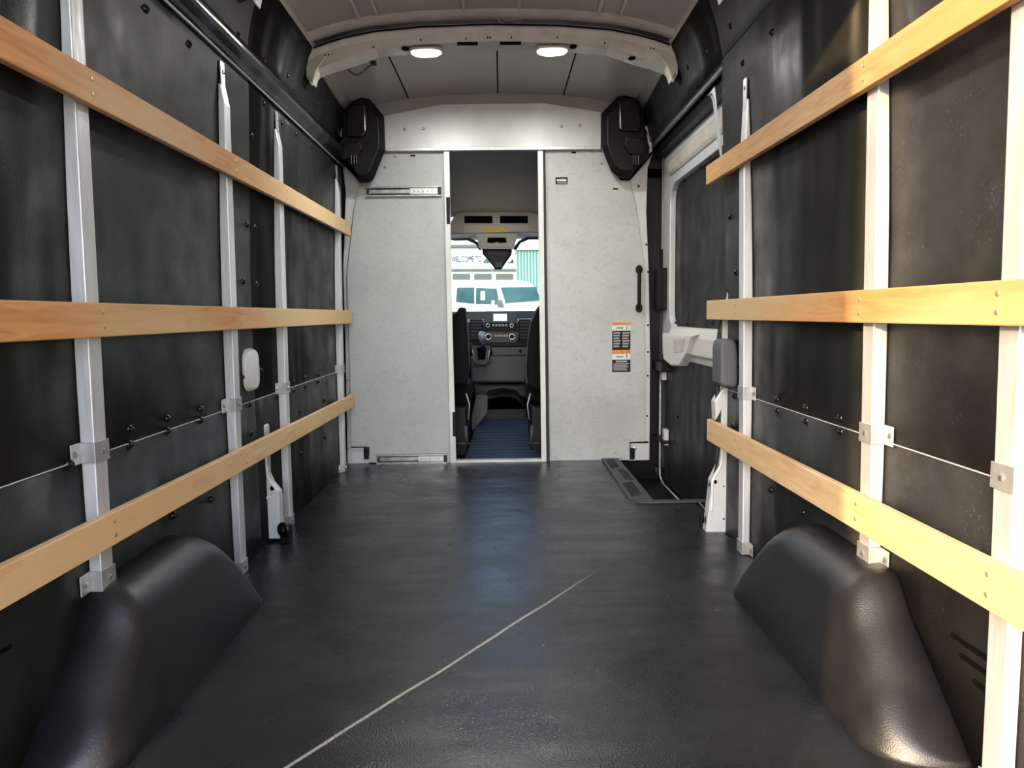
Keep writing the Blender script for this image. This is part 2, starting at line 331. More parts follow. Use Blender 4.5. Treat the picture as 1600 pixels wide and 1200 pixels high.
# walls
def wall_rows(s, zs, ys, off=0):
    return [[Vector((wallx(z, s) + s*off, y, z)) for z in zs] for y in ys]
def frange(a, b, n): return [a+(b-a)*i/n for i in range(n+1)]
Z_SEAM = .55; ZR0, ZR1 = 1.655, 1.735
for s, nm in ((-1, 'left'), (1, 'right')):
    root = group_root('wall_'+nm, (s*.87+CX, 2, 0))
    def pan(zs, y0, y1, part='wall_panel'):
        m = MB(); m.grid(wall_rows(s, zs, [y0, (y0+y1)/2, y1], .004)); o = m.build(part, 'dusty_sunlit_panel' if s > 0 and y1 < 1.6 else 'black_panel', root, True)
        k = o.modifiers.new('s', 'SOLIDIFY'); k.thickness = .008; k.offset = 0; return o
    # skin behind everything (painted steel)
    yend = 4.12 if s < 0 else 2.66
    m = MB(); m.grid(wall_rows(s, [-.1, .3, .6, 1, 1.3, 1.62], [0, 2, yend], .03)); m.build('body_skin', 'pillar_paint', root, True, solid=.02)
    m = MB(); m.grid(wall_rows(s, [1.6 if s < 0 else 1.745, 1.76, 1.86, 1.95, 2.05], [0, 2, 4.12], .03)); m.build('body_skin', 'pillar_paint', root, True, solid=.02)
    g_ = .0012
    if s < 0: cuts = [(0, 2.52-g_), (2.52+g_, 3.93)]
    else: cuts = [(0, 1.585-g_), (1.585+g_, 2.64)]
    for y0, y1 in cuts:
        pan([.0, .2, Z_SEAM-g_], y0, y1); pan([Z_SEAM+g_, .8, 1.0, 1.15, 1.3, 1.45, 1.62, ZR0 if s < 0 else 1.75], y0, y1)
    for y0, y1 in ([(0, 2.52-g_), (2.52+g_, 4.0)] if s < 0 else [(0, 2.64-g_), (2.64+g_, 4.0)]):
        pan([ZR1 if s < 0 else 1.757, 1.8, 1.86, 1.9, 1.95, 1.985], y0, y1, 'upper_wall_panel')
    # raw white edge of the lower panel, seen along the seam
    m = MB(); m.box(wallx(.55, s)-.0008, wallx(.55, s)+.0008, 0, min(yend-.05, 3.9), Z_SEAM-.0013, Z_SEAM+.0008); m.build('seam_edge', 'ledge_white', root)
    wall_root = root
    if s < 0:
        WL = root
        # shiny black wiring channel with its white edge strip
        rows = []
        for y in frange(0, 3.96, 20):
            x = wallx(1.69, s); rows.append([Vector((x+dx, y, z)) for dx, z in ((-.005, ZR0), (.012, ZR0+.004), (.016, ZR0+.02), (.018, ZR0+.024), (.034, ZR0+.034), (.042, ZR0+.055), (.034, ZR0+.076), (.01, ZR1+.012), (-.005, ZR1+.012))])
        m = MB(); m.grid(rows); m.build('wiring_channel', 'black_gloss', root, True, solid=.002)
        m = MB(); m.tube([(wallx(1.655, s)+.010, 0, ZR0-.003), (wallx(1.655, s)+.010, 3.96, ZR0-.003)], .0035, 6); m.build('channel_edge_strip', 'pillar_paint', root, True)
    else:
        WR = root
    # rivets
    rv = MB().dome((0, 0, 0), (-s, 0, 0), .0115, .007)
    rv.dome((-s*.004, 0, 0), (-s, 0, 0), .006, .006, 8)
    pr = rv.build('rivet', 'black_gloss', None, True); first = True
    if s < 0: pts = [(203,670),(203,694),(262,654),(262,673),(314,639),(314,656),(109,725),(331,780),(271,805),(390,632),(392,677),(228,14),(295,69),(371,54),(347,114),(392,211),(381,256),(386,351),(397,355),(380,440),(378,589),(412,94),(449,118),(497,161),(440,192),(462,210),(487,230),(412,162),(403,269),(400,444),(407,579),(458,596),(458,610),(476,590),(476,604),(497,586),(497,596),(468,642),(506,626),(470,708),(507,684),(431,618)]
    else: pts = [(1141,41),(1107,79),(1075,105),(1035,149),(1161,99),(1206,51),(1150,426),(1141,339),(1147,619),(1146,665),(1214,624),(1214,641),(1259,637),(1259,657),(1312,653),(1313,674),(1204,765),(1254,800)]
    for px, py in pts:
        p = onW(px, py, s, .0)
        if first:
            pr.parent = root; pr.location = p - root.location; first = False
        else: share('rivet', pr, root, p)
# slots in the right wall, lower rear panel
for (a, c_) in (((1488, 992), (1550, 1034)), ((1502, 1024), (1548, 1057)), ((1522, 1064), (1546, 1084)), ((1540, 1105), (1543, 1108))):
    p, q = onW(*a, 1, .001), onW(*c_, 1, .001); m = MB()
    d = (q-p).normalized(); n = Vector((0, -d.z, d.y)) * .005
    m.prism([p+n, q+n, q+d*.004, q-n, p-n, p-d*.004], (-.0015, 0, 0)); m.build('vent_slot', 'slot_dark', WR)
p, q = onW(0, 1019, -1, .001), onW(17, 1009, -1, .001); m = MB(); m.prism([p+Vector((0,0,.004)), q+Vector((0,0,.004)), q-Vector((0,0,.004)), p-Vector((0,0,.004))], (.0015, 0, 0)); m.build('vent_slot', 'slot_dark', WL)

# ceiling: domed roof skin with pressed beads
def roofz(x, y=0):
    u = abs(x-CX)
    P = [(0, 2.10), (.3, 2.092), (.5, 2.075), (.66, 2.045), (.76, 2.01), (.80, 1.975)]
    for (a, za), (b_, zb) in zip(P, P[1:]):
        if u <= b_: z = za + (zb-za)*(u-a)/(b_-a); break
    else: z = P[-1][1]
    if y > 3.3: z -= (y-3.3)**1.5*.075
    return z
CE = group_root('ceiling', (CX, 2, 2.1))
xs = [CX+v for v in (-.80, -.76, -.70, -.6, -.5, -.4, -.3, -.2, -.1, 0, .1, .2, .3, .4, .5, .6, .70, .76, .80)]
m = MB(); m.grid([[Vector((x, y, roofz(x, y))) for x in xs] for y in frange(-.02, 3.2, 6)]); m.build('roof_skin', 'roof_grey', CE, True, solid=.012)
m = MB(); m.grid([[Vector((x, y, roofz(x, y))) for x in xs] for y in frange(3.2, 4.1, 8)]); m.build('front_roof_skin', 'roof_grey', CE, True, solid=.012)
# cant rails along both roof edges
for s in (-1, 1):
    m = MB(); rows = []
    for y in (0, 2, 3.2, 4.0):
        rows.append([Vector((CX+s*(.79-a), y, roofz(CX+s*.8, y)+.005+b_)) for a, b_ in ((-.015, -.02), (.006, -.022), (.012, -.012), (.03, .012), (.035, .03), (.02, .045))])
    m.grid(rows); m.build('cant_rail', 'bow_paint', CE, True, solid=.004)
# pressed beads: thin raised ribs on the skin
def bead(x0, x1, y0, y1, w=.008, mt='bow_paint', h=.006):
    m = MB(); rows = []
    for i in range(9):
        t_ = i/8; x = x0+(x1-x0)*t_; y = y0+(y1-y0)*t_; z = roofz(x, y)-.0065
        rows.append([Vector((x-w, y, z)), Vector((x-w*.5, y, z-h)), Vector((x+w*.5, y, z-h)), Vector((x+w, y, z))])
    m.grid(rows); return m.build('roof_bead', mt, CE, True)
for x in (-.545, -.47, -.115, .11, .44, .53): bead(CX+x, CX+x, .1, 3.08)
for x, x2 in ((-.50, -.47), (.02, .02), (.40, .38)): bead(CX+x, CX+x2, 3.26, 3.99, .0035, 'slot_dark', .003)
m = MB(); rows = []
for dy, dz in ((-.015, 0), (-.006, -.012), (.012, -.016), (.05, -.016), (.065, 0)):
    rows.append([Vector((x, 3.04+dy, roofz(x)-.005+dz)) for x in xs[1:-1]])
m.grid(rows); m.build('roof_bead', 'bow_paint', CE, True)

# roof bow with its end brackets
YB = 3.2
BOW = group_root('trim_1', (CX, YB, 2.05))
def bowz(x): return roofz(x) - .012
bx = [CX+v for v in (-.80, -.76, -.70, -.62, -.5, -.4, -.3, -.2, -.1, 0, .1, .2, .3, .4, .5, .62, .70, .76, .80)]
m = MB(); rows = []
for x in bx:
    z = bowz(x)-.012; e = .018 if abs(x-CX) > .55 else 0
    rows.append([Vector((x, YB-.075, z)), Vector((x, YB-.06, z-.008)), Vector((x, YB-.05, z-.03)), Vector((x, YB-.045, z-.066-e)), Vector((x, YB+.045, z-.072-e)), Vector((x, YB+.05, z-.01)), Vector((x, YB+.075, z))])
m.grid(rows, True); bow = m.build('bow_beam', 'bow_paint', BOW, False, bev=.003)
for s in (-1, 1):
    pz = [(s*.80+CX, 1.99), (s*.70+CX, 1.965), (s*.755+CX, 1.90), (s*.775+CX, 1.84), (s*.80+CX, 1.90)]
    m = MB(); m.prism([(x, YB-.05, z) for x, z in pz], (0, .06, 0)); m.build('end_bracket', 'bow_paint', BOW, bev=.004)
m = MB(); m.tube([Vector((x, YB-.072, bowz(x)-.017)) for x in bx[1:-1]], .0035, 6); m.build('gap_line', 'slot_dark', BOW)
def hole(px, py, w, h, part='slot', y=YB-.052):
    p = onY(px, py, y); m = MB(); m.prism([(p.x+w*math.cos(a), y, p.z+h*math.sin(a)) for a in [k*math.pi/6 for k in range(12)]], (0, .006, 0)); m.build(part, 'slot_dark', BOW)
for px, py in ((508, 86), (513, 85), (583, 73), (657, 62), (728, 60), (762, 58), (766, 58), (799, 58), (871, 58), (945, 67), (1017, 75), (1022, 76)): hole(px, py, .0035, .0035, 'hole')
m = MB(); m.box(onY(715, 70, YB).x, onY(747, 70, YB).x, YB-.047, YB-.02, bowz(0)-.083, bowz(0)-.078); m.build('slot', 'slot_dark', BOW)
m = MB(); m.box(onY(781, 70, YB).x, onY(814, 70, YB).x, YB-.047, YB-.02, bowz(0)-.083, bowz(0)-.078); m.build('slot', 'slot_dark', BOW)
for px, py in ((633, 79), (896, 74), (988, 77), (1068, 90)):
    p = onY(px, py, YB-.04); m = MB(); m.prism([(p.x+.016*math.cos(a), YB-.03+.022*math.sin(a), bowz(p.x)-.083-(.018 if abs(p.x-CX)>.55 else 0)) for a in [k*math.pi/8 for k in range(16)]], (0, 0, -.003)); m.build('slot', 'slot_dark', BOW)
# second bow nearer the rear: only its side brackets hang into the picture
for s in (-1, 1):
    B2 = group_root('trim_2' if s < 0 else 'trim_3', (CX+s*.79, 2.45, 1.95))
    m = MB(); m.prism([(CX+s*.80, 2.42, 1.99), (CX+s*.70, 2.42, 2.0), (CX+s*.755, 2.42, 1.92), (CX+s*.77, 2.42, 1.865), (CX+s*.80, 2.42, 1.90)], (0, .06, 0)); m.build('end_bracket', 'bow_paint', B2, bev=.005)

# dome lamps
def dome_lamp(px, py, label, power):
    p = onY(px, py, YB-.02); x = p.x; z = bowz(x)-.088
    t_ = thing('dome_lamp', label, 'lamp', (x, YB, z), 'lit dome lamps under the roof bow')
    m = MB(); m.prism([(x+.072*math.copysign(abs(math.cos(a))**.6, math.cos(a)), YB-.005+.045*math.copysign(abs(math.sin(a))**.6, math.sin(a)), z) for a in [k*math.pi/12 for k in range(24)]], (0, 0, -.012)); m.build('housing', 'lamp_off', t_, bev=.004)
    rows = []
    for k in range(5):
        a = k*math.pi/9; rows.append([Vector((x+.06*math.cos(a)*math.copysign(abs(math.cos(b_))**.6, math.cos(b_)), YB-.005+.037*math.cos(a)*math.copysign(abs(math.sin(b_))**.6, math.sin(b_)), z-.012-.014*math.sin(a))) for b_ in [i*math.pi/12 for i in range(24)]])
    m = MB(); vr = m.grid(rows, True); m.b.faces.new(vr[-1]); m.build('lens', 'lamp_lens', t_, True)
    ld = bpy.data.lights.new('lamp_light', 'AREA'); ld.shape = 'DISK'; ld.size = .1; ld.energy = power; ld.color = (1, .98, .93)
    lo = bpy.data.objects.new('lamp_light', ld); C.objects.link(lo); lo.parent = t_; lo.location = (0, -.005, -.035)
    return t_
dome_lamp(665, 75, 'lit oval dome lamp under the roof bow, the left one of the pair', 3.2)
dome_lamp(863, 70, 'lit oval dome lamp under the roof bow, the right one of the pair', 3.2)
# round lamp ring in the roof skin
p = onZ(797, 11, 2.135)
t_ = thing('roof_lamp', 'unlit round lamp with a bright ring set into the roof skin near the top edge', 'lamp', (p.x, p.y, 2.13))
m = MB(); m.torus((p.x, p.y, roofz(p.x)-.012), (0, 0, 1), .052, .007); m.build('ring', 'lamp_off', t_, True)
m = MB(); m.dome((p.x, p.y, roofz(p.x)-.008), (0, 0, -1), .048, .01, 20); m.build('lens', 'roof_grey', t_, True)
# cable with plug
pts = [onY(533, 97, 3.3), onY(541, 103, 3.3), onY(547, 112, 3.3), onY(556, 117, 3.3), onY(565, 114, 3.3), onY(575, 105, 3.3), onY(583, 99, 3.3)]
t_ = thing('cable', 'thin black cable with a plug hanging in a loop below the roof bow', 'cable', pts[3])
def smooth_pts(P, n=6):
    out = []
    for i in range(len(P)-1):
        p0, p1, p2, p3 = P[max(i-1, 0)], P[i], P[i+1], P[min(i+2, len(P)-1)]
        for k in range(n):
            u = k/n; out.append(.5*((2*p1)+(p2-p0)*u+(2*p0-5*p1+4*p2-p3)*u*u+(3*p1-p0-3*p2+p3)*u**3))
    out.append(P[-1]); return out
m = MB(); m.tube(smooth_pts([pts[0]+Vector((-.06, 0, .01))]+pts), .003, 6); m.build('wire', 'rubber', t_, True)
p = pts[-1]; m = MB(); m.box(p.x-.012, p.x+.014, p.y-.01, p.y+.01, p.z-.008, p.z+.01); m.build('plug', 'rubber', t_, bev=.002)

# ================================================================ PARTITION
def poly_on(pxs, Y): return [onY(a, b_, Y) for a, b_ in pxs]
def plate(pxs, Y, th, name, m_, parent, bev=.0015):
    m = MB(); m.prism(poly_on(pxs, Y), (0, th, 0)); return m.build(name, m_, parent, bev=bev)
def screws(pl, Y, parent, r=.008, mt='screw_steel', src=None):
    for px, py in pl:
        p = onY(px, py, Y)
        if src is None:
            src = MB().dome(p, (0, -1, 0), r, r*.55, 6 if r > .006 else 8).build('bolt', mt, None, False)
            me = src.data; me.transform(Matrix.Translation(-p)); src.parent = parent
            src.location = p - parent.location
        else: share('bolt', src, parent, p)
    return src
T1 = thing('partition_panel', 'scuffed white partition panel left of the cab doorway with metal slides on it', 'partition panel', onY(630, 722, YP))
plate([(602, 236), (698, 236), (704, 480), (711, 723), (577, 723), (577, 698), (549, 698), (546, 560), (542, 430), (553, 330), (562, 288), (575, 262)], YP, .012, 'sheet', 'scuffed_left', T1)
plate([(693, 236), (702, 235), (706, 480), (713, 724), (704, 724), (698, 480)], YP-.02, .03, 'door_jamb', 'alu_panel', T1)
plate([(697, 308), (703, 308), (703, 350), (698, 350)], YP-.024, .008, 'latch_plate', 'sticker_black', T1)
plate([(707, 644), (711.5, 644), (712.5, 682), (707.5, 682)], YP-.024, .008, 'latch_plate', 'sticker_black', T1)
screws([(617, 244), (602, 261)], YP-.002, T1)
screws([(603, 648), (648, 648), (696, 648), (604, 674), (649, 703), (697, 702)], YP-.001, T1, .0045)
plate([(641, 242), (649, 242), (649, 244.5), (641, 244.5)], YP-.001, .002, 'slot', 'slot_dark', T1, 0)
T2 = thing('partition_panel', 'scuffed white partition panel right of the cab doorway with warning labels and grab handle', 'partition panel', onY(930, 720, YP))
plate([(849, 234), (941, 232), (947, 245), (958, 268), (970, 282), (984, 282), (994, 325), (1008, 420), (1008, 690), (984, 691), (984, 719), (849, 722)], YP, .012, 'sheet', 'scuffed_right', T2)
plate([(840, 234), (848.5, 234), (854, 723), (846, 724)], YP-.02, .03, 'door_jamb', 'alu_panel', T2)
plate([(848.5, 234), (852, 234), (859, 720), (854.5, 722)], YP-.022, .021, 'door_seal', 'rubber', T2, 0)
screws([(925, 237), (940, 255), (868, 715), (970, 715)], YP-.002, T2)
screws([(879, 297), (882, 709), (962, 708), (1003, 458)], YP-.001, T2, .0045)
plate([(893, 237), (900, 237), (900, 239.5), (893, 239.5)], YP-.001, .002, 'slot', 'slot_dark', T2, 0)
plate([(958, 294), (966, 294), (966, 296.5), (958, 296.5)], YP-.001, .002, 'slot', 'slot_dark', T2, 0)
T3 = thing('partition_header', 'smooth pale metal header panel above the cab doorway', 'header panel', onY(770, 232, YP))
plate([(600, 181), (690, 163), (770, 162), (850, 161), (939, 175), (939, 229), (602, 232)], YP-.03, .012, 'sheet', 'alu_panel', T3)
plate([(602, 231), (939, 228), (939, 233), (602, 236)], YP-.036, .03, 'bottom_flange', 'alu_bracket', T3)
screws([(632, 202), (662, 201), (877, 197), (906, 196)], YP-.032, T3, .009)
m = MB(); m.prism([(CX-.68, YP+.0, 1.80), (CX+.68, YP, 1.80), (CX+.68, YP, 2.03), (CX+.3, YP, 2.075), (CX-.3, YP, 2.075), (CX-.68, YP, 2.03)], (0, .03, 0)); struct(m.build('trim_15', 'headliner', None))
# metal sill under the doorway
m = MB(); m.box(onY(712, 722, YP).x, onY(848, 722, YP).x, YP-.015, YP+.03, -.005, .012); t_ = m.build('door_sill', 'alu_panel', None, bev=.003); tag(t_, 'thin pale metal strip across the foot of the cab doorway', 'sill')

# drawer-slide rails
def slide(px0, py0, px1, py1, label):
    a = onY(px0, py0, YP-.003); b_ = onY(px1, py1, YP-.003); x0, x1, z1, z0 = a.x, b_.x, a.z, b_.z; h = z1-z0; y = YP-.003
    t_ = thing('slide_rail', label, 'slide rail', ((x0+x1)/2, y, z0), 'telescopic slides on the left partition panel')
    m = MB(); m.box(x0, x1, y-.003, y, z0, z1); m.box(x0, x1, y-.016, y, z1-h*.18, z1); m.box(x0, x1, y-.016, y, z0, z0+h*.18); m.build('outer_channel', 'steel', t_, bev=.001)
    m = MB(); m.box(x0+.02, x1-.03, y-.012, y-.004, z0+h*.3, z0+h*.7); m.build('inner_channel', 'steel', t_, bev=.002)
    m = MB(); m.box(x0+.25*(x1-x0)+.14, x1-.02, y-.013, y-.005, z0+h*.22, z0+h*.78); m.build('ball_cage', 'alu_bracket', t_, bev=.001)
    m = MB(); m.box(x1-.018, x1-.002, y-.02, y-.003, z0+h*.12, z0+h*.88); m.build('end_stop', 'rubber', t_, bev=.002)
    m = MB(); m.box(x0+.006, x0+.018, y-.012, y-.003, z0+h*.3, z0+h*.7); m.build('end_stop', 'rubber', t_, bev=.002)
    for k in range(6):
        xx = x0+(x1-x0)*(.58+.06*k); m = MB(); m.dome((xx, y-.0135, (z0+z1)/2), (0, -1, 0), .003, .0012, 6); m.build('rivet', 'slot_dark', t_)
    m = MB(); m.box(x0+.01, x1-.01, y-.0035, y-.0029, z0+h*.2, z0+h*.28); m.box(x0+.01, x1-.01, y-.0035, y-.0029, z0+h*.72, z0+h*.8); m.build('groove', 'slot_dark', t_)
slide(571, 292, 690, 307, 'silver telescopic slide across the top of the left partition panel')
slide(588, 710, 699, 723, 'silver telescopic slide at floor level on the left partition panel')

# grab handle
a, c_ = onY(1000, 418, YP-.03), onY(1000, 484, YP-.03)
t_ = thing('grab_handle', 'black upright grab handle on the outer edge of the right partition panel', 'handle', (a.x, YP, c_.z))
m = MB(); m.tube(smooth_pts([Vector((a.x, YP-.004, a.z-.012)), Vector((a.x-.004, YP-.034, a.z-.022)), Vector((a.x-.006, YP-.04, (a.z+c_.z)/2)), Vector((a.x-.004, YP-.034, c_.z+.022)), Vector((a.x, YP-.004, c_.z+.012))]), .010, 10); m.build('grip', 'black_plastic', t_, True)
for z in (a.z-.010, c_.z+.010): m = MB(); m.prism([(a.x+.020*math.cos(k*math.pi/8), YP-.012, z+.026*math.sin(k*math.pi/8)) for k in range(16)], (0, .012, 0)); m.build('mount_foot', 'black_plastic', t_, bev=.003)

# warning labels
def rect(px0, py0, px1, py1, Y, name, mt, parent, th=.001):
    a, b_ = onY(px0, py0, Y), onY(px1, py1, Y); m = MB(); m.box(a.x, b_.x, Y, Y+th, b_.z, a.z); return m.build(name, mt, parent)
def text(s_, x, y, z, size, mt, parent, rot=(math.pi/2, 0, 0), name='lettering', ext=.0004, align='LEFT', sx=1):
    cu = bpy.data.curves.new('t', 'FONT'); cu.body = s_; cu.size = size; cu.extrude = ext; cu.align_x = align
    o = bpy.data.objects.new('t', cu); C.objects.link(o); bpy.context.view_layer.update()
    me = bpy.data.meshes.new_from_object(o.evaluated_get(bpy.context.evaluated_depsgraph_get())); bpy.data.objects.remove(o)
    me.materials.clear(); me.materials.append(M[mt]); q = bpy.data.objects.new(name, me); C.objects.link(q)
    q.rotation_euler = rot; q.scale = (sx, 1, 1)
    wl = Vector((0, 0, 0)); pp = parent
    while pp is not None: wl += pp.location; pp = pp.parent
    q.parent = parent; q.location = Vector((x, y, z)) - wl; return q
def warn(y0, heights, cols, label):
    Y = YP-.002; p = onY(956, y0, Y)
    t_ = thing('warning_label', label, 'label', onY(970, y0+heights[-1][1], Y), None)
    for (n_, a, b_, mt) in cols: rect(956.5, a, 985, b_, Y, n_, mt, t_)
    return t_
t_ = warn(504, [(0, 43)], [('orange_header', 504, 508, 'sticker_orange'), ('picture_band', 508, 517, 'sticker_white'), ('text_block', 517, 546.5, 'sticker_black')], 'taller warning label, orange strip over a pictogram and two columns of small print')
for col in (0, 1):
    for k in range(6): rect(958.5+col*14, 519+k*4.2, 969.5+col*14-(k % 3), 521.4+k*4.2, YP-.0026, 'print_line', 'print_grey', t_)
rect(979, 509, 980, 515.5, YP-.0026, 'pictogram', 'sticker_black', t_); rect(963, 511, 974, 514, YP-.0026, 'pictogram', 'print_grey', t_)
t_ = warn(547, [(0, 34)], [('orange_header', 547, 552.5, 'sticker_orange'), ('picture_band', 552.5, 562, 'sticker_white'), ('text_block', 562, 581, 'sticker_black')], 'shorter warning label with one block of small print, stuck below the taller one')
rect(962, 563.5, 980, 566, YP-.0026, 'print_line', 'print_grey', t_)
for k in range(5): rect(958.5, 567.8+k*2.4, 983-(k*3 % 5), 569+k*2.4, YP-.0026, 'print_line', 'print_grey', t_)
rect(979, 553.5, 980, 559.5, YP-.0026, 'pictogram', 'sticker_black', t_); rect(963, 556, 974, 558.5, YP-.0026, 'pictogram', 'print_grey', t_)
t_ = thing('name_plate', 'small black plate with faint white print high on the right partition panel', 'label', onY(877, 288, YP))
rect(868, 277, 887, 288, YP-.002, 'plate', 'sticker_black', t_); rect(870, 280, 885, 283, YP-.0026, 'print_line', 'sticker_white', t_); rect(871, 285, 886, 286.6, YP-.0026, 'print_line', 'print_grey', t_)
# cut-out corners with latches
def latch(px0, py0, px1, py1, hx, label):
    t_ = thing('corner_latch', label, 'latch', onY((px0+px1)/2, py1, YP))
    rect(px0, py0, px1, py1, YP+.014, 'back_plate', 'pillar_paint', t_, .004)
    rect(px0, py0-1, px1, py0+1.2, YP+.004, 'cut_edge', 'slot_dark', t_); e_ = px1 if px0 < 700 else px0; rect(e_-1, py0, e_+1, py1-2, YP+.003, 'cut_edge', 'slot_dark', t_)
    a, b_ = onY(hx-4, 700, YP-.002), onY(hx+4, 718, YP-.002)
    m = MB(); m.box(a.x, b_.x, YP-.008, YP+.012, b_.z, a.z); m.build('latch_body', 'black_plastic', t_, bev=.008)
    p = onY(hx-(-5 if hx > 800 else 5)+ (4 if hx < 800 else -1), 702, YP); m = MB(); m.dome((p.x, YP+.008, p.z), (0, -1, 0), .012, .006, 8); m.build('nut', 'screw_steel', t_)
latch(549, 698, 577, 724, 572, 'black latch in the cut-out lower corner of the left partition panel')
latch(984, 691, 1013, 719, 988, 'black latch in the cut-out lower corner of the right partition panel')

# body flanges either side of the partition (B pillars)
t_ = struct(MB().prism(poly_on([(535, 255), (566, 288), (553, 330), (542, 430), (546, 560), (550, 700), (577, 702), (577, 727), (543, 727), (540, 560), (536, 420), (540, 300)], YP+.02), (0, .03, 0)).build('trim_4', 'pillar_paint', None, bev=.003))
for px, py in ((548, 562), (545, 594), (547, 658), (547, 700)): screws([(px-2, py)], YP+.019, t_, .006)
t_ = struct(MB().prism(poly_on([(984, 282), (1020, 240), (1012, 262), (1010, 330), (1014, 430), (1016, 560), (1015, 719), (984, 719), (984, 691), (1007, 690), (1007, 430), (994, 325)], YP+.008), (0, .04, 0)).build('trim_5', 'pillar_paint', None, bev=.003))
for px, py in ((998, 291), (1010, 382), (1012.5, 425), (1012.5, 508), (1012.5, 550), (1012, 587), (1011, 650)): screws([(px, py)], YP+.006, t_, .006, 'slot_dark')
# headroom closure behind the corner covers
for s in (-1, 1):
    m = MB(); m.box(CX+s*.62 if s > 0 else CX-1.0, CX+1.0 if s > 0 else CX-.62, YP+.06, YP+.09, 1.2 if s < 0 else 1.6, 2.1)
    struct(m.build('trim_6' if s < 0 else 'trim_7', 'black_plastic', None))
m = MB(); m.box(CX-1.0, CX-.6, YP+.06, YP+.09, -.1, 1.25); struct(m.build('trim_8', 'black_plastic', None))
m = MB(); m.box(CX+.6, CX+1.02, YP+.06, YP+.09, -.3, 1.65); struct(m.build('trim_9', 'black_plastic', None))

# black moulded corner covers
def corner(sil, ins, low, label, nubx, white):
    t_ = thing('corner_cover', label, 'trim cover', onY(570, 285, YP-.1) if nubx < 700 else onY(975, 280, YP-.1))
    f0, f1 = poly_on(sil, YP-.10), poly_on(sil, YP-.045)
    c0 = sum(f0, Vector())/len(f0)
    inner = [p + (c0-p)*.16 + Vector((0, -.045, 0)) for p in f0]
    m = MB(); n = len(f0); A = [m.b.verts.new(p) for p in f1]; B = [m.b.verts.new(p) for p in f0]; D = [m.b.verts.new(p) for p in inner]
    for P, Q in ((A, B), (B, D)):
        for i in range(n): m.b.faces.new((P[i], P[(i+1) % n], Q[(i+1) % n], Q[i]))
    m.b.faces.new(D); m.b.faces.new(A[::-1]); m.build('shell', 'black_plastic', t_, bev=.006)
    m = MB(); m.prism(poly_on(ins, YP-.175), (0, .04, 0)); m.build('raised_block', 'black_gloss', t_, bev=.008)
    m = MB(); m.prism(poly_on(low, YP-.17), (0, .03, 0)); m.build('lower_block', 'black_plastic', t_, bev=.006)
    m = MB(); p = onY(nubx, 143, YP-.12); m.tube([p, p+Vector((0, .05, 0))], .018, 12); m.build('nub', 'rubber', t_, True)
    for k in range(3):
        p = onY((low[0][0]+low[2][0])/2-4+k*4, 248, YP-.18); m = MB(); m.box(p.x-.004, p.x+.003, p.y-.004, p.y+.01, p.z-.03, p.z+.02); m.build('rib', 'black_gloss', t_, bev=.002)
    tag(MB().prism(poly_on(white, YP-.11), (0, .05, 0)).build('bracket_flange', 'bow_paint', t_, bev=.002), 'white steel flange')
corner([(536, 151), (557, 143), (567, 143), (600, 181), (602, 235), (592, 260), (584, 280), (576, 286), (562, 286), (548, 268), (534, 255), (526, 232), (534, 215), (533, 165)],
       [(541, 163), (571, 163), (572, 205), (566, 214), (541, 212)], [(540, 221), (562, 221), (566, 232), (556, 248), (532, 248), (533, 232)],
       'black moulded plastic cover in the upper left corner beside the header', 562, [(535, 162), (540, 163), (538, 208), (529, 216), (522, 212), (522, 204), (532, 202)])
corner([(1003, 150), (985, 143), (973, 143), (940, 177), (940, 230), (948, 252), (955, 268), (966, 277), (978, 279), (986, 277), (996, 262), (1014, 246), (1016, 232), (1010, 215), (1006, 170)],
       [(967, 156), (999, 157), (1003, 196), (999, 205), (968, 203)], [(978, 212), (1006, 216), (1010, 236), (1000, 242), (984, 240), (976, 226)],
       'black moulded plastic cover in the upper right corner above the sliding door', 975, [(999, 153), (1003, 153), (1006, 195), (1016, 198), (1019, 236), (1013, 240), (1011, 203), (1002, 201)])

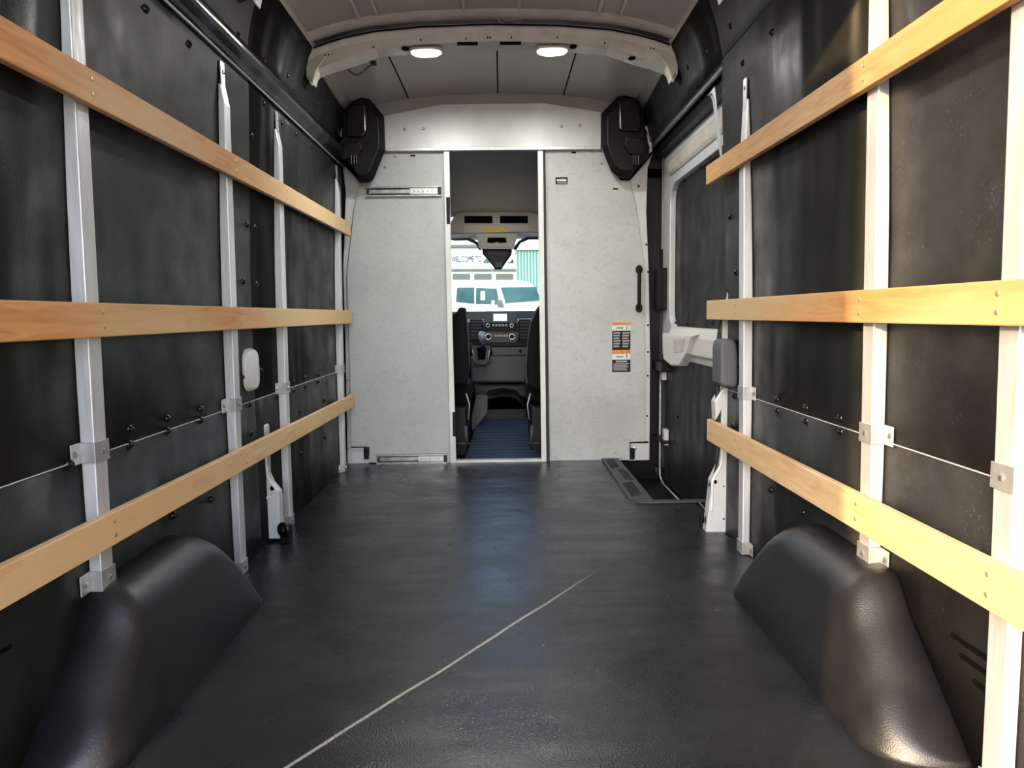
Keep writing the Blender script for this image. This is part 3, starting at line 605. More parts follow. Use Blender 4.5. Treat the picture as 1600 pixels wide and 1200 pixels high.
# ================================================================ POSTS
def post(s, Y, ztop, zbase, label, brz=(.565,), base=True, strap=True):
    """square aluminium tube against the wall; Y is its rear face, its tip tapers where the wall leans in"""
    def xi(z): return CX + s*(.842 - .022*max(0, z-.2)/1.3)
    d = .046
    t_ = thing('aluminium_post', label, 'post', (xi(zbase)+s*.015, Y, zbase), 'aluminium posts on the van walls')
    zs = [zbase] + [z for z in frange(.3, 1.5, 6) if zbase+.05 < z < ztop-.05] + [ztop]
    m = MB(); rows = []
    for z in zs:
        xo = wallx(z, s)-s*.001
        x = xi(z)
        if z == ztop: x = xo - s*.006
        if (xo-x)*s < .006: x = xo - s*.006
        rows.append([Vector((x, Y, z)), Vector((x, Y+d, z)), Vector((xo, Y+d, z)), Vector((xo, Y, z))])
    vr = m.grid(rows, True); m.b.faces.new(vr[0]); m.b.faces.new(vr[-1]); m.build('tube', 'alu', t_, bev=.0025)
    if strap:
        x = wallx(ztop, s)-s*.007
        m = MB(); m.hull8([(x, Y+.008, ztop-.03), (x-s*.002, Y+.008, ztop-.03), (x-s*.002, Y+.038, ztop-.03), (x, Y+.038, ztop-.03), (wallx(ztop+.07, s)-s*.002, Y+.008, ztop+.07), (wallx(ztop+.07, s)-s*.006, Y+.008, ztop+.07), (wallx(ztop+.07, s)-s*.006, Y+.038, ztop+.07), (wallx(ztop+.07, s)-s*.002, Y+.038, ztop+.07)])
        m.build('top_strap', 'alu_bracket', t_)
        m = MB(); m.dome((wallx(ztop+.04, s)-s*.006, Y+.023, ztop+.04), (-s, 0, 0), .008, .005, 6); m.build('bolt', 'screw_steel', t_)
    def bracket(z):
        x = xi(z); xo = wallx(z, s); e = .003; h = .022
        m = MB()
        m.box(min(x-s*e, x), max(x-s*e, x), Y-.002, Y+d+.004, z-h, z+h)             # face on the post
        m.box(min(x-s*e, xo), max(x-s*e, xo), Y-.005, Y-.001, z-h, z+h)             # arm along the rear face
        m.prism([(xo-s*.001, Y-.005, z-h), (xo-s*.001, Y-.036, z-h), (xo-s*.004, Y-.036, z-h), (xo-s*.004, Y-.005, z-h)], (0, 0, 2*h))
        o = m.build('bracket', 'alu_bracket', t_, bev=.001)
        m = MB(); m.dome((x-s*e, Y+.022, z), (-s, 0, 0), .0075, .005, 6); m.build('bolt', 'screw_steel', o)
        m = MB(); m.dome((xo-s*.004, Y-.022, z), (-s, 0, 0), .008, .005, 6); m.build('bolt', 'screw_steel', o)
        # ear that stands off the wall
        m = MB(); m.box(min(xo-s*.03, xo-s*.001), max(xo-s*.03, xo-s*.001), Y-.012, Y-.009, z-h, z+h)
    for z in brz: bracket(z)
    if base: bracket(zbase+.025)
    return t_
P_L1 = onX(152, 800, -.86).y; P_L2 = onX(369, 700, -.86).y; P_L3 = onX(449, 700, -.86).y; P_L4 = onX(536, 650, -.86).y
P_R1 = onX(1166, 600, .825).y; P_R2 = onX(1371, 600, .825).y; P_R3 = onX(1601, 600, .825).y
print('POSTS', P_L1, P_L2, P_L3, P_L4, P_R1, P_R2, P_R3)
ZA = .262
post(-1, P_L1, 1.6, ZA, 'left wall aluminium post standing on the wheel arch cover, nearest to the viewer')
post(-1, P_L2, 1.56, 0, 'left wall aluminium post with its foot at the front end of the wheel arch cover')
post(-1, P_L3, 1.56, 0, 'left wall aluminium post just beyond the black tie-down ring')
post(-1, P_L4, 1.56, 0, 'left wall aluminium post farthest back, next to the partition')
post(1, P_R1, 1.53, 0, 'right wall aluminium post farthest back, beside the sliding door')
post(1, P_R2, 1.6, ZA, 'right wall aluminium post standing on the wheel arch cover, middle of that wall')
post(1, P_R3, 1.6, .0, 'right wall aluminium post at the right edge of the photo, in sunlight')

# ================================================================ WOODEN SLATS
def slat(s, y0, y1, z0, z1, mt, label, posts, tilt=0):
    xin = CX + s*(.842 - .022*max(0, (z0+z1)/2-.2)/1.3) - s*.0025
    t_ = thing('wooden_slat', label, 'slat', (xin, (y0+y1)/2, z0), 'wooden slats along the van walls')
    m = MB(); m.hull8([(xin, y0, z0), (xin-s*.019, y0, z0), (xin-s*.019, y1, z0+tilt), (xin, y1, z0+tilt), (xin, y0, z1), (xin-s*.019, y0, z1), (xin-s*.019, y1, z1+tilt), (xin, y1, z1+tilt)])
    m.build('board', mt, t_, bev=.0025)
    src = None
    for py in posts:
        for f_ in (.3, .72):
            tl = tilt*((py+.022)-y0)/(y1-y0); p = Vector((xin-s*.0192, py+.022, z0+(z1-z0)*f_+tl))
            if y0 < p.y < y1:
                if src is None:
                    src = MB().dome((0, 0, 0), (-s, 0, 0), .0055, .0015, 8).build('screw', 'screw_brass', None, True); src.parent = t_; src.location = p - t_.location
                else: share('screw', src, t_, p)
def zx(px, py, x): return onX(px, py, x)
LP = [P_L1, P_L2, P_L3, P_L4]; RP = [P_R1, P_R2, P_R3]
XL, XR = -.84, .80
def span(s, top0, top1, bot0, bot1):
    x = XL if s < 0 else XR
    a, b_, c_, d = onX(*top0, x), onX(*top1, x), onX(*bot0, x), onX(*bot1, x); return a, b_, c_, d
for args in (((0, 38), (548, 350), (0, 104), (548, 373)), ((0, 465), (548, 487), (0, 529), (548, 506)), ((0, 883), (551, 618), (0, 953), (551, 637))):
    print('SLAT L', [tuple(round(v, 3) for v in p) for p in span(-1, *args)])
for args in (((1107, 262), (1400, 70), (1107, 293), (1400, 117)), ((1108, 470), (1600, 437), (1108, 498), (1600, 514)), ((1110, 657), (1500, 852), (1112, 683), (1600, 988))):
    print('SLAT R', [tuple(round(v, 3) for v in p) for p in span(1, *args)])
YE = onX(548, 496, XL).y; YS = onX(1108, 480, XR).y
slat(-1, .25, YE, 1.272, 1.344, 'wood_orange', 'top wooden slat on the left wall, orange-stained at its near end', LP, .012)
slat(-1, .25, YE, .806, .877, 'wood_orange', 'middle wooden slat on the left wall, level with the eye', LP)
slat(-1, .25, YE, .372, .443, 'wood_pale', 'lowest wooden slat on the left wall, pale, above the wheel arch cover', LP, -.036)
slat(1, .25, YS, 1.300, 1.370, 'wood_honey', 'top wooden slat on the right wall, lit yellow by the sun', RP, .018)
slat(1, .25, YS, .812, .884, 'wood_orange', 'middle wooden slat on the right wall, half in orange sunlight', RP)
slat(1, .25, YS, .342, .426, 'wood_pale', 'lowest wooden slat on the right wall, crossing in front of the wheel arch cover', RP, .0)

# ================================================================ WHEEL ARCH COVERS
def arch(s, label):
    yr0, yr1, yf1, yf0 = 1.195, 1.49, 1.80, 2.05; ys0 = 1.20; H = .258
    base_in = .70; top_in = .765
    t_ = thing('wheel_arch_cover', label, 'wheel arch cover', (CX+s*.8, 1.65, 0))
    ys = frange(ys0, ys0+.1, 14)[:-1] + frange(ys0+.1, yf0, 40)
    def hgt(y):
        def sm(a, b_, v): u = max(0, min(1, (v-a)/(b_-a))); return u
        ur = sm(yr0-.005, yr1, y); uf = 1-sm(yf1, yf0+.003, y); r = .25
        hr = H*(ur if ur < 1-r else (1-r)+(1-math.cos(math.pi/2*min(1, (1-ur)/r))**1.0)*0 + r*math.sin((ur-(1-r))/r*math.pi/2)) if ur < 1 else H
        hf = H*math.sin(uf*math.pi/2)**.75 if uf > 0 else 0
        return min(hr, hf)
    rows = []
    for y in ys:
        h = hgt(y); k = h/H
        # plan taper near the rear end
        e = max(0, (ys0+.10-y)/.10); bi = base_in + .13*(1-math.sqrt(max(0, 1-e*e))); e2 = max(0, (y-(yf0-.04))/.04); bi += .01*e2
        ti = min(bi + (top_in-base_in)*(k**.35 if y < 1.6 else k**.6), .86); xo = half(h)+.0
        row = [Vector((CX+s*bi, y, 0))]
        R_ = min(.055, h*.5)
        # wall to wall section: side face, round corner, top
        n = 7
        dirx, dirz = (ti-bi), h
        L_ = math.hypot(dirx, dirz) or 1
        c1 = Vector((bi + dirx*(1-R_/L_), 0, h*(1-R_/L_))) if h > 0 else Vector((bi, 0, 0)); c2 = Vector((ti, 0, h)); c3 = Vector((min(ti+R_, xo), 0, h+.012*k))
        row.append(Vector((CX+s*(bi+(c1.x-bi)*.5), y, c1.z*.5)))
        for i in range(n+1):
            u = i/n; q = c1*(1-u)**2 + c2*2*u*(1-u) + c3*u*u
            row.append(Vector((CX+s*q.x, y, q.z)))
        row.append(Vector((CX+s*xo, y, h+.016*k)))
        rows.append(row)
    m = MB(); vr = m.grid(rows); cv = m.b.verts.new((CX+s*half(0), ys0, 0)); m.b.faces.new(vr[0]+[cv]); m.build('shell', 'arch_plastic', t_, True, solid=.003)
    return t_
arch(-1, 'black plastic wheel arch cover on the left side of the floor')
arch(1, 'black plastic wheel arch cover on the right side of the floor, partly in sun')

# ================================================================ WHITE PILLARS, ANCHORS, RINGS
YL_, YR_ = 2.60, 2.62
def pillar(name, pl, Y, part2, holes, lip):
    r = group_root(name, onY(*pl[0], Y))
    m = MB(); m.prism(poly_on(pl, Y), (0, .05, 0)); m.build('pillar_face', 'pillar_paint', r, bev=.004)
    if part2:
        m = MB(); m.tube(smooth_pts([onY(a, b_, Y-.006) for a, b_ in part2], 5), .005, 8); m.build('pressed_edge', 'ledge_white', r, True)
    for a, b_, w, h in holes:
        p = onY(a, b_, Y-.001); m = MB(); m.prism([(p.x+w*math.cos(k*math.pi/5), p.y, p.z+h*math.sin(k*math.pi/5)) for k in range(10)], (0, .002, 0)); m.build('hole', 'slot_dark', r)
    return r
pillar('trim_10', [(397, 658), (407, 654), (414, 668), (416, 700), (417, 742), (424, 757), (434, 769), (436, 778), (438, 830), (441, 842), (407, 842), (404, 740), (400, 700)], YL_,
       [(415, 700), (418, 742), (426, 757), (432, 766), (427, 776), (407, 778)], [(414, 822, .003, .003), (425, 763, .008, .01), (411, 771, .003, .003)], 0)
pillar('trim_11', [(1117, 628), (1130, 605), (1142, 608), (1141, 700), (1140, 832), (1103, 832), (1111, 766), (1112, 752), (1124, 728), (1127, 700), (1127, 660), (1128, 640), (1118, 658)], YR_,
       [(1128, 690), (1127, 724), (1114, 750), (1113, 766), (1112, 800)], [(1118, 753, .006, .008), (1131, 760, .003, .003), (1131, 811, .004, .004)], 0)
r = group_root('trim_12', onY(1140, 430, YR_))
m = MB(); m.prism(poly_on([(1140.5, 425), (1142, 470), (1142, 540), (1128, 540), (1130, 500), (1137, 460)], YR_), (0, .03, 0)); m.build('pillar_face', 'pillar_paint', r, bev=.002)
m = MB(); m.prism(poly_on([(1115, 138), (1117, 134), (1123, 190), (1127, 215), (1129, 245), (1126, 225), (1121, 190), (1117, 155), (1113, 146), (1108, 146)], 2.70), (0, .03, 0)); m.build('door_aperture_lip', 'pillar_paint', r, bev=.002)
m = MB(); m.tube(smooth_pts([onY(a, b_, YR_+.02) for a, b_ in ((1139, 440), (1133, 480), (1125, 520), (1121, 570), (1122, 640), (1126, 690), (1120, 735), (1110, 760))], 5), .010, 8); m.build('weather_seal', 'rubber', r, True)
# white oval cap on the left wall and grey pad on the right
def oval(px0, py0, px1, py1, s, label, name, cat, mt, depth, Y=None, rim=None):
    c0 = onW((px0+px1)/2, (py0+py1)/2, s, depth/2); a = onX((px0+px1)/2, py0, c0.x); b_ = onX((px0+px1)/2, py1, c0.x); hh = (a.z-b_.z)/2
    yl = abs(onX(px0, py0, c0.x).y - onX(px1, py0, c0.x).y)/2
    t_ = thing(name, label, cat, c0)
    def ring(k, x): return [Vector((x, c0.y+yl*k*math.copysign(abs(math.cos(q))**.7, math.cos(q)), c0.z+hh*(1-(1-k)*.5)*math.copysign(abs(math.sin(q))**.55, math.sin(q)))) for q in [i*math.pi/14 for i in range(28)]]
    w = wallx(c0.z, s); rows = [ring(1, w), ring(1, w-s*depth*.6), ring(.9, w-s*depth*.9), ring(.7, w-s*depth)]
    m = MB(); vr = m.grid(rows, True); m.b.faces.new(vr[-1]); m.build('cap', mt, t_, True)
    m = MB(); m.grid([ring(1.08, w-s*.001), ring(1.08, w-s*.006), ring(.98, w-s*.007)], True); m.build('base_rim', rim or mt, t_, True)
oval(384, 545, 403, 610, -1, 'white oval cap set in the left wall above the panel seam', 'wall_cap', 'cap', 'ledge_white', .02)
c0 = onX(1133, 568, .80)
t_ = thing('padded_anchor_cover', 'dark grey upright rounded cover on the pillar behind the sliding door', 'cover', (c0.x, 2.55, c0.z))
m = MB(); m.prism(poly_on([(1127, 532), (1134, 530), (1148, 530), (1152, 538), (1154, 560), (1154, 600), (1151, 606), (1128, 604), (1125, 598), (1125, 545)], 2.50), (0, .10, 0)); m.build('shell', 'pad_grey', t_, bev=.012, seg=4)
m = MB(); p = onY(1154, 573, 2.5); m.dome(p, (-1, 0, 0), .008, .006); m.build('bolt', 'black_gloss', t_)
# tie-down rings
def ring_thing(px, py, Y, label, s):
    p = onY(px, py, Y); t_ = thing('tie_down_ring', label, 'tie-down', (p.x, Y, 0))
    ax = (.55*s, -1, 0) if s < 0 else (1, -.35, 0)
    m = MB(); m.torus(p, ax, .023, .007); m.build('ring', 'black_gloss', t_, True)
    m = MB(); a = Vector(ax).normalized(); m.tube([p-a*.015, p+a*.012], .012, 10)
    u = a.orthogonal().normalized()
    for k in range(3):
        q = Matrix.Rotation(k*2.1, 3, a) @ u; m.tube([p, p+q*.023], .004, 6)
    m.build('hub', 'black_plastic', t_, True)
    m = MB(); m.box(p.x-.02, p.x+.02, Y+.015, Y+.045, 0, p.z+.012); m.build('foot_bracket', 'black_plastic', t_, bev=.004)
ring_thing(443, 828, 2.56, 'black tie-down ring at the foot of the white pillar on the left', -1)
ring_thing(1105, 813, 2.66, 'black tie-down ring at the foot of the white pillar beside the sliding door', 1)

# ================================================================ SLIDING DOOR AND STEP WELL (right side)
XD = .93
D = group_root('door_1', (XD, 3.3, 0))
y0, y1 = 2.70, 4.05
# outer skin
m = MB(); m.box(XD+.04, XD+.07, y0-.05, y1+.1, -.25, 1.80); m.build('outer_skin', 'pillar_paint', D)
# white inner frame around the window panel (ring)
def ringplate(outer, inner, x, th, name, mt):
    m = MB(); n = len(outer); a = [m.b.verts.new((x, y, z)) for y, z in outer]; b_ = [m.b.verts.new((x, y, z)) for y, z in inner]
    c_ = [m.b.verts.new((x+th, y, z)) for y, z in outer]; d = [m.b.verts.new((x+th, y, z)) for y, z in inner]
    for P, Q in ((a, b_), (b_, d), (d, c_), (c_, a)):
        for i in range(n): m.b.faces.new((P[i], P[(i+1) % n], Q[(i+1) % n], Q[i]))
    return m.build(name, mt, D, bev=.004)
def rr(ya, yb, za, zb, r):
    out = []
    for cy, cz, a0 in ((yb-r, zb-r, 0), (ya+r, zb-r, 90), (ya+r, za+r, 180), (yb-r, za+r, 270)):
        for k in range(5): a = R(a0+k*22.5); out.append((cy+r*math.cos(a), cz+r*math.sin(a)))
    return out
ringplate(rr(y0, 4.02, .60, 1.70, .02), rr(y0+.14, 3.86, .76, 1.52, .10), XD-.01, .05, 'window_frame', 'pillar_paint')
m = MB(); m.prism([(XD-.012, y0+.1, 1.66), (XD-.03, y0+.1, 1.64), (XD-.03, y0+.1, 1.585), (XD-.012, y0+.1, 1.565)], (0, 1.05, 0)); m.build('upper_rail', 'bow_paint', D, bev=.006)
m = MB(); m.box(XD+.02, XD+.03, y0+.1, 3.9, .72, 1.56); up = m.build('upper_panel', 'black_panel', D)
m = MB(); m.box(XD-.006, XD+.004, y0+.02, 3.96, -.12, .60); m.build('lower_panel', 'black_panel', D, bev=.003)
# ledge with scooped pull
a, b_ = onX(1045, 520, XD-.02), onX(1125, 565, XD-.02)
m = MB(); m.prism([(XD, 2.78, .77), (XD-.02, 2.78, .765), (XD-.035, 2.78, .72), (XD-.03, 2.78, .64), (XD, 2.78, .62)], (0, 1.0, 0)); m.build('ledge', 'ledge_white', D, bev=.008)
lp = [onX(a_, b2, XD-.05) for a_, b2 in ((1034, 520), (1052, 524), (1086, 523), (1078, 532), (1072, 552), (1060, 572), (1048, 572), (1036, 562))]
m = MB(); m.prism(lp, (.06, 0, 0)); m.build('door_pull', 'ledge_white', D, bev=.010, seg=3)
lp = [onX(a_, b2, XD-.052) for a_, b2 in ((1052, 530), (1070, 529), (1066, 550), (1052, 552))]
m = MB(); m.prism(lp, (.01, 0, 0)); m.build('pull_recess', 'bow_paint', D, bev=.003)
# front edge of the door, seals, channel, bottom strip
m = MB(); m.tube(smooth_pts([onX(a_, b2, XD-.03) for a_, b2 in ((1024, 268), (1020, 300), (1024, 400), (1025, 560), (1024, 680), (1026, 742))], 4), .016, 8); m.build('door_seal', 'rubber', D, True)
m = MB(); m.tube([onX(1032, 590, XD-.02), onX(1031, 680, XD-.02), onX(1031, 742, XD-.02), onX(1036, 756, XD-.02), onX(1067, 788, XD-.02)], .006, 8); m.build('door_edge_strip', 'alu_bracket', D, True)
m = MB(); m.box(.87, .94, 2.68, 4.0, 1.70, 1.748); m.build('door_track', 'black_plastic', D, bev=.004)
m = MB(); m.box(.852, 1.02, 2.62, 4.1, 1.754, 1.775); m.build('door_header', 'black_plastic', D)
m = MB(); m.tube([(.845, 2.68, 1.752), (.845, 4.0, 1.752)], .005, 8); m.build('track_edge', 'pillar_paint', D, True)
m = MB(); m.box(.87, .93, 2.66, 2.70, -.25, 1.7); m.build('rear_frame', 'black_plastic', D)
for (q0, q1, nm_) in (((1022, 420), (1031, 484), 'latch_cover'), ((1016, 562), (1036, 582), 'hinge_arm'), ((1009, 672), (1036, 694), 'roller_arm')):
    a, b_ = onX(q0[0]+4, q0[1], XD-.05), onX(q1[0], q1[1], XD-.05)
    m = MB(); m.box(XD-.06, XD+.0, min(a.y, b_.y), max(a.y, b_.y), b_.z, a.z); m.build(nm_, 'black_plastic', D, bev=.008)
p = onX(1034, 585, XD-.03); m = MB(); m.box(p.x-.004, p.x+.02, p.y-.03, p.y+.03, p.z-.03, p.z+.04); m.build('hinge_plate', 'pillar_paint', D, bev=.002)
p = onX(1038, 684, XD-.03); m = MB(); m.box(p.x-.004, p.x+.02, p.y-.02, p.y+.03, p.z-.04, p.z+.05); m.build('hinge_plate', 'pillar_paint', D, bev=.002)
src = None
for px, py, xx in ((1112, 251, XD+.018), (1095, 262, XD+.018), (1069, 282, XD+.018), (1056, 505, XD+.018), (1074, 505, XD+.018), (1113, 503, XD+.018), (1076, 563, XD-.008), (1059, 650, XD-.008)):
    p = onX(px, py, xx)
    if src is None:
        src = MB().dome((0, 0, 0), (-1, 0, 0), .0115, .008).build('rivet', 'black_gloss', None, True); src.parent = D; src.location = p - D.location
    else: share('rivet', src, D, p)

# step well
m = MB(); m.box(.66, 1.0, 3.0, 4.1, -.16, -.13); m.box(.64, .66, 3.05, 4.1, -.16, -.005); m.box(.66, 1.0, 3.03, 3.05, -.16, -.005)
SW = struct(m.build('trim_13', 'black_plastic', None, bev=.003))
t_ = thing('scuff_plate', 'grey ribbed scuff plate along the edge of the sliding door step', 'scuff plate', (.61, 3.5, 0))
m = MB(); m.prism([(.566, 3.09, .001), (.60, 3.035, .001), (.93, 3.035, .001), (.93, 3.075, .001), (.67, 3.075, .001), (.665, 4.0, .001), (.566, 4.0, .001)], (0, 0, .008)); m.build('plate', 'dash_grey', t_, bev=.003)
for k in range(9):
    y = 3.14+k*.028; m = MB(); m.prism([(.583, y, .009), (.635, y+.045, .009), (.635, y+.058, .009), (.583, y+.013, .009)], (0, 0, .004)); m.build('grip_rib', 'dash_dark', t_)
for k in range(8):
    y = 3.45+k*.03; m = MB(); m.prism([(.61, y+.03, .009), (.648, y, .009), (.648, y+.012, .009), (.61, y+.042, .009)], (0, 0, .004)); m.build('grip_rib', 'dash_dark', t_)
for k in range(8):
    y = 3.73+k*.028; m = MB(); m.prism([(.583, y, .009), (.63, y+.04, .009), (.63, y+.052, .009), (.583, y+.012, .009)], (0, 0, .004)); m.build('grip_rib', 'dash_dark', t_)
m = MB(); m.tube([onZ(1088, 792, .004), onZ(1180, 878, .004)] if False else [Vector((.862, 3.03, .004)), Vector((.845, 2.66, .004))], .004, 6); t2 = m.build('floor_edge_strip', 'alu_bracket', None, True); tag(t2, 'thin pale metal strip at the floor edge from step to tie-down ring', 'edge strip')
m = MB(); m.box(.84, .93, 2.66, 3.03, -.03, -.002); struct(m.build('trim_14', 'black_plastic', None))

# ================================================================ REAR DOORS (behind the viewer, they throw the shade on the right wall)
for s, nm in ((-1, 'door_2'), (1, 'door_3')):
    r = group_root(nm, (CX+s*.9, 0, 0)); x = CX+s*.93
    m = MB(); pl = [(0, -.3), (-.86, -.3), (-.86, 2.10), (-.80, 2.19), (-.46, 2.20), (-.34, 2.10), (0, 2.06)]
    m.prism([(x, y, z) for y, z in pl], (s*.05, 0, 0)); m.build('door_leaf', 'van_white', r, bev=.01)
    m = MB(); m.box(x-s*.004 if s > 0 else x, x if s > 0 else x+.004, -.76, -.1, .1, .95); m.build('inner_panel', 'black_panel', r)
m = MB(); m.box(CX-.95, CX+.95, -.06, .0, 2.05, 2.22); m.build('rear_header', 'van_white', CE)
# roof outside
m = MB(); m.box(CX-.95, CX-.80, -.02, 4.1, 2.0, 2.1); m.box(CX+.80, CX+.95, -.02, 4.1, 2.0, 2.1); m.build('outer_gutter', 'van_white', CE)

# ================================================================ CAB
K = group_root('wall_cab', (CX, 5, 0))
m = MB(); m.box(-.95, .93, 4.05, 6.3, -.06, -.03); m.build('cab_floor', 'black_plastic', K)
m = MB(); m.box(-.97, -.93, 4.05, 6.3, -.06, .95); m.build('lower_side', 'dash_dark', K)
m = MB(); m.box(.91, .95, 4.05, 6.3, -.06, .95); m.build('lower_side', 'dash_dark', K)
m = MB(); m.box(-.97, -.93, 4.1, 4.6, .95, 1.9); m.build('door_pillar', 'headliner', K)
m = MB(); m.box(.91, .95, 4.1, 4.6, .95, 1.9); m.build('door_pillar', 'headliner', K)
m = MB(); m.box(-.95, .93, 5.7, 5.74, -.06, .79); m.build('firewall', 'slot_dark', K)
rows = []
for y, z in ((4.06, 1.95), (4.35, 1.93), (4.6, 1.84), (4.78, 1.70), (4.87, 1.57), (4.90, 1.52)):
    rows.append([Vector((x, y, z - .10*(abs(x)/.95)**3)) for x in (-.95, -.6, -.3, 0, .3, .6, .95)])
m = MB(); m.grid(rows); m.build('headliner', 'headliner', K, True, solid=.02)
for s in (-1, 1):
    m = MB(); m.prism([(CX+s*.94, 4.05, 1.2), (CX+s*.94, 5.3, 1.3), (CX+s*.94, 4.9, 1.6), (CX+s*.94, 4.05, 2.0)], (s*.03, 0, 0)); m.build('upper_side', 'headliner', K)
# overhead shelf console
OC = thing('overhead_console', 'grey overhead shelf with two dark vents above the windscreen', 'console', onY(772, 363, 4.9))
m = MB(); m.prism(poly_on([(700, 366), (705, 345), (712, 333), (722, 330.5), (828, 330.5), (840, 334), (850, 345), (852, 364), (810, 363), (745, 365)], 4.86), (0, .45, 0)); m.build('shell', 'cab_trim', OC, bev=.012, seg=3)
for x0 in (724.5, 780):
    m = MB(); m.prism(poly_on([(x0-2.5, 334.5), (x0+49, 334.5), (x0+49, 351.5), (x0-2.5, 351.5)], 4.852), (0, .012, 0)); o = m.build('vent_frame', 'cab_trim', OC, bev=.004)
    m = MB(); m.prism(poly_on([(x0+1, 337.5), (x0+45, 337.5), (x0+45, 349), (x0+1, 349)], 4.8515), (0, .002, 0)); m.build('vent_opening', 'slot_dark', o)
tag(MB().prism(poly_on([(755, 357), (758, 355.5), (796, 355.5), (797, 362), (756, 363)], 4.853), (0, .004, 0)).build('caution_label', 'yellow_label', OC), 'yellow caution label')
# console pod under it
PD = thing('overhead_pod', 'grey tapering switch pod with a dark oval recess below the shelf', 'console pod', onY(776, 388, 4.95))
m = MB(); m.prism(poly_on([(743, 364), (810, 364), (803, 384), (800, 387), (752, 387), (748, 383)], 4.87), (0, .2, 0)); m.build('shell', 'cab_trim', PD, bev=.008)
m = MB(); m.prism(poly_on([(762, 371), (790, 371), (792, 379), (781, 380), (777, 378), (770, 380), (761, 379)], 4.868), (0, .004, 0)); m.build('recess', 'slot_dark', PD, bev=.001)
m = MB(); m.tube([onY(a, b_, 4.865) for a, b_ in ((748, 385), (752, 388), (800, 388), (803, 385))], .004, 6); m.build('trim_edge', 'lamp_off', PD, True)
SH = thing('sensor_housing', 'black wedge-shaped sensor housing hanging at the top of the windscreen', 'sensor housing', onY(777, 422, 5.05))
m = MB(); m.prism(poly_on([(753, 389), (800, 389), (800, 396), (786, 416), (784, 421), (773, 421), (771, 416), (754, 396)], 4.99), (0, .1, 0)); m.build('shell', 'black_plastic', SH, bev=.01)
m = MB(); m.prism(poly_on([(759, 391), (794, 391), (790, 399), (764, 399)], 4.985), (0, .01, 0)); m.build('grille', 'dash_dark', SH, bev=.002)
m = MB(); m.prism(poly_on([(773, 409), (784, 409), (784, 418), (774, 418)], 4.975), (0, .02, 0)); m.build('camera_window', 'dash_grey', SH, bev=.004)
# windscreen surround + glass
WS = group_root('window_1', (CX, 5.6, .8))
def wsp(x, t_): return Vector((x, 5.25 + .95*(1-t_), .80 + .72*t_))
m = MB(); m.grid([[wsp(x, t2) for x in (-.9, -.45, 0, .45, .88)] for t2 in (0, .5, 1)]); m.build('glass_pane', 'glass', WS, True)
m = MB(); m.box(-.95, .93, 5.22, 5.34, 1.50, 1.60); m.build('top_frame', 'cab_trim', WS, bev=.01)
m = MB(); m.tube([onY(a, b_, 5.15) for a, b_ in ((700, 373), (730, 373), (745, 380), (752, 390))], .012, 8); m.tube([onY(a, b_, 5.15) for a, b_ in ((856, 372), (826, 372), (812, 378), (804, 390))], .012, 8); m.build('shade_band', 'building_grey', WS, True)
for s in (-1, 1):
    m = MB(); m.tube([Vector((CX+s*.93, 6.2, .8)), Vector((CX+s*.93, 5.25, 1.52))], .05, 8); m.build('a_pillar', 'cab_trim', WS, True)
# dashboard
DB = thing('dashboard', 'dark dashboard of the cab with radio, dials and vents', 'dashboard', (CX, 5.3, .3))
def dpl(pl, Y, th, name, mt, parent=None, bev=.004): return MB().prism(poly_on(pl, Y), (0, th, 0)).build(name, mt, parent or DB, bev=bev)
m = MB(); m.prism([(-.93, 5.28, .79), (-.93, 5.6, .845), (-.93, 6.2, .80), (-.93, 6.2, .3), (-.93, 5.42, .3), (-.93, 5.30, .60)], (1.84, 0, 0)); m.build('body', 'dash_dark', DB, bev=.015)
dpl([(700, 487), (860, 485), (860, 497), (700, 499)], 5.26, .04, 'upper_tray', 'dash_grey')
dpl([(757, 486), (807, 486), (809, 504), (808, 514), (756, 514), (755, 504)], 5.20, .08, 'radio', 'dash_grey', bev=.006)
dpl([(771, 490.5), (792, 490.5), (792, 501.5), (771, 501.5)], 5.196, .005, 'radio_screen', 'screen_blue', bev=0)
dpl([(757, 504), (808, 504), (808, 512.5), (757, 512.5)], 5.197, .004, 'radio_button_strip', 'sticker_black', bev=0)
for k in range(5): dpl([(769+k*5, 506.5), (772.5+k*5, 506.5), (772.5+k*5, 509.5), (769+k*5, 509.5)], 5.194, .004, 'radio_button', 'print_grey', bev=0)
def knob(px, py, r, Y, name):
    p = onY(px, py, Y); m = MB(); m.tube([p+Vector((0, .03, 0)), p], r*.82, 14); o = m.build(name, 'sticker_black', DB, True)
    m = MB(); m.torus(p, (0, 1, 0), r, r*.16, 18); m.build('knob_ring', 'chrome', o, True)
knob(762.5, 508.5, .0125, 5.185, 'radio_knob'); knob(799.5, 508.5, .0125, 5.185, 'radio_knob')
dpl([(752, 518), (812, 518), (810, 532), (806, 536), (756, 536)], 5.2, .06, 'climate_panel', 'dash_dark', bev=.006)
knob(763, 526, .020, 5.185, 'climate_knob'); knob(800, 526, .020, 5.185, 'climate_knob')
for k in range(5): dpl([(773+k*4.5, 523), (776+k*4.5, 523), (776+k*4.5, 526), (773+k*4.5, 526)], 5.196, .004, 'climate_button', 'print_grey', bev=0)
for xa, xb in ((734, 754), (811, 829)):
    o = dpl([(xa, 499), (xb, 499), (xb-1, 533), (xa, 533)], 5.22, .05, 'air_vent', 'sticker_black')
    for k in range(6): dpl([(xa+1.5, 502+k*5), (xb-1.5, 502+k*5), (xb-1.5, 503.6+k*5), (xa+1.5, 503.6+k*5)], 5.213, .006, 'vent_blade', 'dash_grey', o, 0)
dpl([(738, 535), (830, 533), (829, 541), (738, 543)], 5.2, .04, 'lower_shelf', 'sticker_black', bev=.006)
dpl([(766, 543), (832, 542), (830, 556), (770, 557)], 5.17, .1, 'glove_tray', 'dash_grey', bev=.01)
